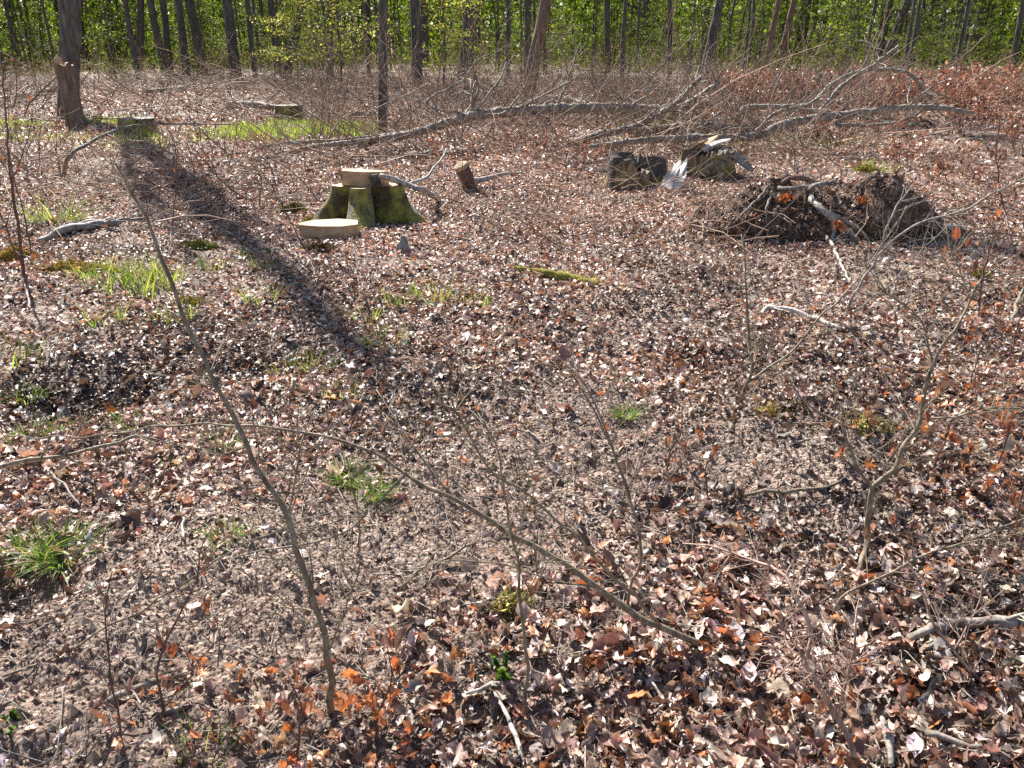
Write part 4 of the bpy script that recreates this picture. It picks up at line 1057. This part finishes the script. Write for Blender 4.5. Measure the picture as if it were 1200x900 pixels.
meadow([(345, 157, 1.3, 1.7, .55), (300, 162, .7, .8, .2), (405, 155, .8, 1.2, .25), (18, 150, .8, .9, .07), (125, 145, .6, 1.0, .08), (20, 165, 1.2, .8, .05), (190, 168, 1.2, .8, .04), (800, 145, 1.5, 1.5, .12), (1040, 205, .3, .3, .03), (870, 168, 2, .8, .06)], 15000, .19, 'bright_grass', 'bright sunlit grass growing round the far stumps and trees')

# small leafy plants
for px, py, s, lab in ((590, 800, 1.0, 'small green leafy plant beside the pale sticks at the bottom'), (318, 300, .9, 'tiny bright green sprout in front of the sawn slab'), (362, 283, .9, 'bright green sprout at the slab edge'), (12, 866, .6, 'little green seedling at the lower left corner')):
    c = G(px, py); r = np.random.default_rng(px); t = thing('leafy_plant', lab, 'plant', c); m1 = MB(); m2 = MB(); pos = []
    for k in range(5):
        a = r.uniform(0, 6.28); q = smooth_path([[0, 0, -.02], [.015 * math.cos(a), .015 * math.sin(a), .03 * s], [.035 * math.cos(a), .035 * math.sin(a), .06 * s * r.uniform(.6, 1.2)]], .01); tube(m1, q, [.0014, .001], 4, WHITE)
        pos += list(q[len(q) // 2:])
    pos = np.array(pos); n = len(pos) * 3; pos = np.repeat(pos, 3, 0)
    leaf_sheets(m2, pos, r.uniform(.018, .034, n) * (.6 + .4 * s), r.uniform(0, 6.28, n), r.normal(.2, .4, n), r.normal(0, .4, n), r.normal(0, .6, n), r.normal(.2, .3, n), palette(n, [(.06, .13, .02), (.14, .22, .03), (.2, .26, .05)], [.4, .4, .2], r=r), 4)
    m1.build('stem', M['sapling'], t); tag(m2.build('leaves', M['green'], t), kind='stuff')

# ------------------------------------------------------------------ brash across the back of the clearing
def brash(n, seed, region, name, label, lmin, lmax, rmin, rmax, up):
    r = np.random.default_rng(seed); m = MB()
    for k in range(n):
        px, Yd = region(r)
        x = (px - 600) / FPX * Yd * 1.0; x *= 1.05
        if abs(x + 1.45) < 1.1 and 6.0 < Yd < 9.2: continue
        z0 = float(H(x, Yd, False)); L = r.uniform(lmin, lmax) * (1.4 - .5 * r.uniform()); a = r.uniform(0, 6.28); e = abs(r.normal(0, up))
        d = np.array([math.cos(a) * math.cos(e), math.sin(a) * math.cos(e) * .6, math.sin(e)]); p = np.array([x, Yd, z0 + r.uniform(0, .25) * (up < .6)]); pts = [p]
        for i in range(5):
            d = unit(d + r.normal(0, .14, 3)); p = p + d * L / 5; p[2] = max(p[2], z0 + .02); pts.append(p)
        rr = r.uniform(rmin, rmax); col = np.array([1.25, 1.0, .84]) * r.lognormal(.05, .4)
        q = np.array(pts); tube(m, q, [rr, rr * .7, rr * .35], 4, col, caps=False); grow_twigs(m, q, rr * .45, r.integers(1, 4), L * .5, r, col, .2, depth=1, sides=3)
    tag(m.build(name, M['brash']), label, 'brash', kind='stuff')
brash(2600, 1, lambda r: (r.uniform(-60, 1260), 19 + 27 * r.uniform() ** .8), 'brash_twigs', 'tangle of grey felled twigs across the back of the clearing', .8, 2.4, .008, .022, .28)
brash(1100, 2, lambda r: (r.uniform(380, 980), r.uniform(12.5, 24)), 'brash_tangle', 'dense pile of thin bare twigs around the felled limbs', .8, 2.6, .005, .012, .75)
brash(1100, 3, lambda r: (r.uniform(-60, 1260), r.uniform(20, 48)), 'bare_shoots', 'thin bare upright shoots before the wood edge', .7, 2.2, .005, .011, 1.2)
brash(700, 4, lambda r: (r.uniform(60, 1220), r.uniform(6.5, 14)), 'scattered_twigs', 'loose bare twigs lying in the middle distance', .25, 1.0, .003, .008, .25)
brash(330, 6, lambda r: (r.uniform(-40, 420), r.uniform(9.5, 14)), 'left_twigs', 'bare twigs standing in the leaves at the upper left', .4, 1.2, .004, .01, .6)

# russet leaved undergrowth at the right: low beech shoots that kept last year's leaves
def russet_proto(seed):
    r = np.random.default_rng(seed); t = thing('beech_shrub', 'low shrub of thin shoots holding russet dead leaves at right', 'shrub', (0, 0, 0), 'russet shrubs on the right of the clearing')
    m1, m2 = MB(), MB(); allp = []
    for k in range(7):
        a = r.uniform(0, 6.28); h = r.uniform(.35, .9); q = smooth_path([[0.1 * math.cos(a), .1 * math.sin(a), -.05], [.25 * math.cos(a), .25 * math.sin(a), h * .5], [.4 * math.cos(a) + .1, .4 * math.sin(a), h]], .08, .02, seed + k)
        tube(m1, q, [.007, .003], 4, WHITE, caps=False); allp += [q] + grow_twigs(m1, q, .003, 5, .4, r, WHITE, .1, depth=2, sides=3)
    n = 200; pos = np.array([(lambda p: p[r.integers(len(p) // 3, len(p))])(allp[r.integers(len(allp))]) for _ in range(n)]) + r.normal(0, .03, (n, 3))
    leaf_quads(m2, pos, r.uniform(.06, .10, n), palette(n, [(.28, .125, .075), (.20, .085, .055), (.36, .22, .14), (.42, .32, .24)], [.28, .3, .22, .2], r=r), .8, .6, r)
    m1.build('stems', M['shoot'], t); tag(m2.build('withered_leaves', M['russet'], t), kind='stuff')
    return t
protos = [russet_proto(s) for s in (1, 2, 3, 4, 5)]
r = np.random.default_rng(9); spots = []
while len(spots) < 190:
    Yd = 10.5 + 31 * r.uniform() ** .8; px = r.uniform(800, 1330)
    if px < 1000 and Yd < 14.5: continue
    spots.append(((px - 600) / FPX * Yd * 1.05, Yd))
for px, py in ((560, 190), (590, 182), (630, 188), (650, 180), (245, 205), (300, 195), (520, 196), (690, 190), (720, 178), (600, 170)): spots.append(tuple(G(px, py)[:2]))
for i, (x, y) in enumerate(spots):
    s = r.uniform(.65, 1.15) * (.55 if i >= 190 else 1) * (1.35 if y > 22 else 1)
    c = at(x, y)
    lab = None if i < 190 else 'small clump of russet leaves under the felled limbs'
    if i < 5:
        o = protos[i]; o.location = tuple(c); o.rotation_euler = (0, 0, r.uniform(0, 6.28)); o.scale = (s, s, s)
    else:
        o = copy_tree(protos[i % 5], c, r.uniform(0, 6.28), s, lab)
        if lab: o['group'] = 'russet clumps under the felled limbs'

# ------------------------------------------------------------------ the wood
def spray_crown(m, r, height, z0, n_br, reach, per, leaf, cols, wts, wood=None, top=1.0):
    """flat layered leaf sprays on thin branches, as beech carries them"""
    for k in range(n_br):
        f = r.uniform(0, 1); z = z0 + (height - z0) * f
        a = r.uniform(0, 6.28); L = reach * (1 - .55 * f * top) * r.uniform(.5, 1.15)
        d = np.array([math.cos(a), math.sin(a), r.uniform(-.05, .35)])
        pts = [np.array([0, 0, z])]
        for i in range(4):
            d = unit(d + r.normal(0, .12, 3) + [0, 0, -.04]); pts.append(pts[-1] + d * L / 4)
        pts = np.array(pts)
        if wood is not None: tube(wood, pts, [.022 * reach / 2, .006], 4, WHITE, caps=False)
        n = int(per * r.uniform(.6, 1.3)); s = r.uniform(.15, 1.05, n); c = np.stack([np.interp(s, np.linspace(0, 1, 5), pts[:, j]) for j in range(3)], 1)
        w = .34 * L * (.35 + .65 * np.sin(np.clip(s, 0, 1) * np.pi))
        off = r.normal(0, 1, (n, 3)) * np.stack([w, w, .10 + .05 * w], 1) * .6
        leaf_quads(m, c + off, r.uniform(.7, 1.25, n) * leaf, palette(n, cols, wts, .25, r), .85, .7, r)

LEAF = [(.085, .13, .018), (.12, .165, .022), (.05, .085, .015), (.19, .22, .04)]
def bole(mb, path, radii, sides, col, seed):
    q = smooth_path(path, .6, .02, seed); tube(mb, q, radii, sides, col, rough=.04, seed=seed)
    return q

# mature trunks measured in the photograph: base x, base y, width px, x where it leaves the top edge, material, label
TRUNKS = [(78, 139, 20, 83, 'trunk', 'thick dark trunk behind the tall broken stump'), (449, 156, 9, 449, 'trunk', 'slim straight tree standing in the clearing by bright grass'), (617, 118, 13, 640, 'pale_trunk', 'leaning brown trunk right of centre at the brash edge'),
          (490, 110, 11, 486, 'trunk', 'dark straight trunk right of the slim clearing tree'), (163, 84, 8, 165, 'trunk', 'straight dark trunk third from the left edge'), (194, 88, 8, 176, 'trunk', 'trunk leaning left in the far left pair'), (199, 86, 7, 191, 'trunk', 'trunk just right of the left leaning one'),
          (219, 90, 8, 209, 'trunk', 'thin dark trunk near the left group centre'), (238, 86, 10, 222, 'trunk', 'thick trunk tilted left in the left group'), (277, 96, 11, 266, 'trunk', 'grey trunk standing alone right of the left group'), (334, 92, 9, 355, 'trunk', 'trunk leaning right at upper left of centre'),
          (387, 100, 7, 386, 'trunk', 'thin grey trunk among pale leaf sprays'), (133, 78, 6, 127, 'trunk', 'thin trunk just right of the thick dark trunk'), (498, 78, 9, 497, 'trunk', 'trunk half hidden behind the dark straight trunk'), (541, 95, 9, 551, 'trunk', 'dark trunk with slight right lean near centre top'), (552, 88, 6, 553, 'trunk', 'thin trunk touching the right leaning one at centre'),
          (618, 74, 8, 619, 'trunk', 'straight trunk behind the leaning brown one'), (713, 86, 7, 711, 'trunk', 'single straight trunk right of the leaning brown one'), (757, 78, 8, 757, 'trunk', 'straight grey trunk right of centre'), (785, 90, 5, 785, 'trunk', 'very thin pole right of the grey trunk'),
          (823, 96, 9, 844, 'trunk', 'right leaning trunk right of the thin pole'), (894, 90, 6, 913, 'pale_trunk', 'thin brownish right leaning trunk, left of a pair'), (911, 85, 7, 931, 'pale_trunk', 'thin brownish right leaning trunk, right of a pair'), (992, 85, 9, 1001, 'trunk', 'upright dark trunk on the right side'), (1033, 84, 10, 1064, 'trunk', 'strongly leaning dark trunk on the right side'),
          (1028, 82, 6, 1044, 'trunk', 'thin trunk left of the strongly leaning one'), (1114, 84, 6, 1126, 'trunk', 'thin trunk at the far right'), (1146, 62, 13, 1154, 'trunk', 'thick trunk in shade at the far right'), (1183, 88, 6, 1200, 'trunk', 'thin trunk at the right edge'), (20, 78, 8, 8, 'trunk', 'trunk at the left edge'), (95, 80, 6, 94, 'trunk', 'thin trunk behind the tall broken stump')]
CROWNS = []
for s in range(4):
    r = np.random.default_rng(400 + s); m = MB(); w = MB()
    spray_crown(m, r, 9.0, -1.0, 34, 4.2, 70, .2, LEAF, [.35, .3, .25, .1], m if False else None)
    CROWNS.append(m.mesh('crown', M['green']))
for k, (bx, by, w, tx, mt, lab) in enumerate(TRUNKS):
    b = G(bx, by); d = b[1]; t1 = P(tx, 0, d)
    dep = d * math.cos(PITCH) + (CAM_H - b[2]) * math.sin(PITCH); rr = w / FPX * dep / 2
    t = thing('forest_tree', lab, 'tree', b)
    h1 = t1[2] - b[2]; lean = (t1[0] - b[0]) / h1
    Ht = 17 if d > 25 else 15
    lx = lambda z: lean * z if z < h1 else lean * h1 + lean * .45 * (z - h1)
    bow = 0.0
    if k == 0:
        Ht = 20.0; lx = lambda z: min(1.05, lean * z)
    pts = [[0, 0, -.2], [lx(h1 * .5), 0, h1 * .5], [lx(h1), 0, h1], [lx(8) + bow, .1, 8], [lx(12) + bow, .2, 12], [lx(Ht) + bow, .2, Ht]]
    m1 = MB(); bole(m1, pts, [rr * 1.25, rr * 1.02, rr, rr * .92, rr * (.8 if k == 0 else .7), rr * (.55 if k == 0 else .35)], 10, WHITE * (1.0 if d > 25 else 1.15), k); m1.build('trunk', M[mt], t)
    if k == 0:  # unseen upper limbs, added to broaden and break up the trunk's shadow
        for dx, dy, z0, z1, q in ((-.55, .3, 7.5, 16, .55), (.5, -.3, 9.5, 17, .5), (-.2, -.4, 11, 18, .4)):
            m3 = MB(); tube(m3, smooth_path([[lx(9), .1, z0], [lx(9) + dx * .8, .1 + dy, z0 + 1.6], [lx(9) + dx * 1.3, .1 + dy, (z0 + z1) / 2 + 1], [lx(9) + dx * 1.6, .1 + dy * 1.5, z1]], .4, .03, k), [rr * q, rr * q * .8, rr * q * .35], 8, WHITE); m3.build('limb', M[mt], t)
    c = bpy.data.objects.new('crown', CROWNS[k % 4]); COL.objects.link(c); c.parent = t; c.location = (lx(11) + bow, .2, 10.5 if k else 14.5); sc_ = 1.0 if d > 25 else (.45 if k else .27)
    c.scale = (sc_, sc_, sc_ * .9); c.rotation_euler = (0, 0, k * 1.7); tag(c, kind='stuff')

def young(seed, Ht, z0, n_br, reach, per, rr, leaf=.115):
    r = np.random.default_rng(seed)
    t = thing('young_beech', 'slender young tree in fresh green leaf within the wood edge', 'tree', (0, 0, 0), 'young trees in fresh leaf along the wood edge')
    m1 = MB(); bole(m1, [[0, 0, -.2], [r.normal(0, .15), 0, Ht * .3], [r.normal(0, .3), r.normal(0, .2), Ht * .65], [r.normal(0, .4), 0, Ht]], [rr, rr * .8, rr * .5, rr * .15], 6, WHITE, seed)
    m2 = MB(); spray_crown(m2, r, Ht, z0, n_br, reach, per, leaf, LEAF, [.35, .3, .25, .1], m1)
    m1.build('trunk', M['trunk'], t); tag(m2.build('crown', M['green'], t), kind='stuff')
    return t
YP = [young(500, 8, .5, 40, 2.3, 62, .06), young(501, 9, .8, 44, 2.6, 62, .08), young(502, 5, .2, 32, 2.0, 66, .04), young(503, 10, 1.2, 44, 2.6, 62, .09), young(504, 6, .3, 36, 2.4, 62, .05), young(505, 11, 1.6, 42, 2.6, 60, .10)]
r = np.random.default_rng(21)
n = 0
while n < 210:
    d = 52 + 50 * r.uniform() ** .95; px = r.uniform(-120, 1320)
    if d < 62 and r.uniform() < .6: continue
    if noise(px, d * 6, 90, 77) < -.12: continue
    x = (px - 600) / FPX * d * .98
    c = at(x, d); s = r.uniform(.75, 1.25); q = n % 6
    if n < 6:
        o = YP[n]; o.location = tuple(c); o.rotation_euler = (0, 0, r.uniform(0, 6.28)); o.scale = (s, s, s)
    else: copy_tree(YP[q], c, r.uniform(0, 6.28), s)
    n += 1
# thin bare poles between them
def pole(seed):
    r = np.random.default_rng(seed); t = thing('pole_tree', 'thin straight pole tree with bare lower stem in the wood', 'tree', (0, 0, 0), 'thin pole trees in the wood'); m1 = MB(); rr = r.uniform(.06, .15)
    bole(m1, [[0, 0, -.2], [r.normal(0, .2), 0, 4], [r.normal(0, .5), 0, 9], [r.normal(0, .7), 0, 14]], [rr * 1.2, rr, rr * .7, rr * .3], 7, WHITE, seed); m1.build('trunk', M['trunk'], t)
    m2 = MB(); spray_crown(m2, r, 15, 7, 20, 2.6, 60, .18, LEAF, [.35, .3, .25, .1]); tag(m2.build('crown', M['green'], t), kind='stuff'); return t
PP = [pole(600 + k) for k in range(5)]
for n in range(70):
    d = r.uniform(47, 78); px = r.uniform(-100, 1300); c = at((px - 600) / FPX * d * .98, d)
    if n < 5: PP[n].location = tuple(c)
    else: copy_tree(PP[n % 5], c, r.uniform(0, 6.28), r.uniform(.8, 1.2))
# leafy low branches near the slim tree
for k, (px, py, Ht, lab) in enumerate(((400, 108, 5.5, 'young tree with pale fresh sprays left of the slim tree'), (520, 104, 5.0, 'young tree with pale fresh sprays right of the slim tree'), (350, 98, 5.0, 'yellowish leafy young tree before the leaning trunk'))):
    c = G(px, py); r2 = np.random.default_rng(700 + k); t = thing('young_beech', lab, 'tree', c); m1, m2 = MB(), MB()
    bole(m1, [[0, 0, -.1], [.1, 0, 2], [.0, .1, Ht]], [.05, .04, .01], 6, WHITE, k); spray_crown(m2, r2, Ht, 1.2, 34, 2.6, 90, .10, [(.28, .31, .07), (.36, .36, .13), (.18, .24, .04)], [.4, .3, .3], m1)
    m1.build('trunk', M['trunk'], t); tag(m2.build('crown', M['green'], t), kind='stuff')
# the deep wood behind, one leafy mass
m = MB(); r = np.random.default_rng(31)
n = 240000
d = r.uniform(86, 150, n); a = np.radians(r.uniform(-48, 48, n)); z = 16 * r.uniform(0, 1, n) ** 1.1
cl = .55 + noise(d * np.sin(a), d * np.cos(a), 5, 41) + noise(a * 60, z, 2.2, 43)
k = r.uniform(0, 1, n) < cl
pos = np.column_stack([d * np.sin(a), d * np.cos(a), z])[k]; n = len(pos)
leaf_quads(m, pos, r.uniform(.3, .6, n), palette(n, LEAF, [.3, .3, .3, .1], .25, r), 1.3, .7, r)
n = 60000
d = r.uniform(135, 185, n); a = np.radians(r.uniform(-50, 50, n)); z = 24 * r.uniform(0, 1, n)
leaf_quads(m, np.column_stack([d * np.sin(a), d * np.cos(a), z]), r.uniform(.8, 1.5, n), palette(n, LEAF, [.3, .3, .4, .05], .25, r), 1.3, .7, r)
tag(m.build('deep_wood_foliage', M['deep_green']), 'dense green foliage of the wood far behind the clearing', 'wood', kind='stuff')
m = MB()
for k in range(260):
    dd = r.uniform(92, 140); aa = math.radians(r.uniform(-46, 46)); b = at(dd * math.sin(aa), dd * math.cos(aa)); rr = r.uniform(.08, .25)
    tube(m, [b - [0, 0, .3], b + [r.normal(0, .3), 0, 8], b + [r.normal(0, .8), 0, 17]], [rr, rr * .8, rr * .4], 5, WHITE)
tag(m.build('deep_wood_trunks', M['trunk']), 'trunks of the wood far behind the clearing', 'wood', kind='stuff')


# low olive and brown bushes along the foot of the wood, one tangled mass
r = np.random.default_rng(91); m = MB(); n = 60000
x = r.uniform(-44, 44, n); y = r.uniform(45, 66, n); hh = .35 + 1.5 * np.clip(.5 + noise(x, y, 3.0, 71) + .6 * noise(x, y, 1.1, 72), 0, 1.2)
k = r.uniform(0, 1, n) < np.clip(.55 + 1.2 * noise(x, y, 2.4, 73), .08, 1); x, y, hh = x[k], y[k], hh[k]; n = len(x)
leaf_quads(m, np.column_stack([x, y, H(x, y) + hh * r.uniform(0, 1, n)]), r.uniform(.07, .14, n), palette(n, [(.10, .12, .03), (.16, .12, .06), (.07, .08, .025), (.20, .17, .09)], [.35, .25, .25, .15], r=r), 1.0, .65, r)
tag(m.build('undergrowth', M['deep_green']), 'low olive and brown bushes along the foot of the wood', 'undergrowth', kind='stuff')
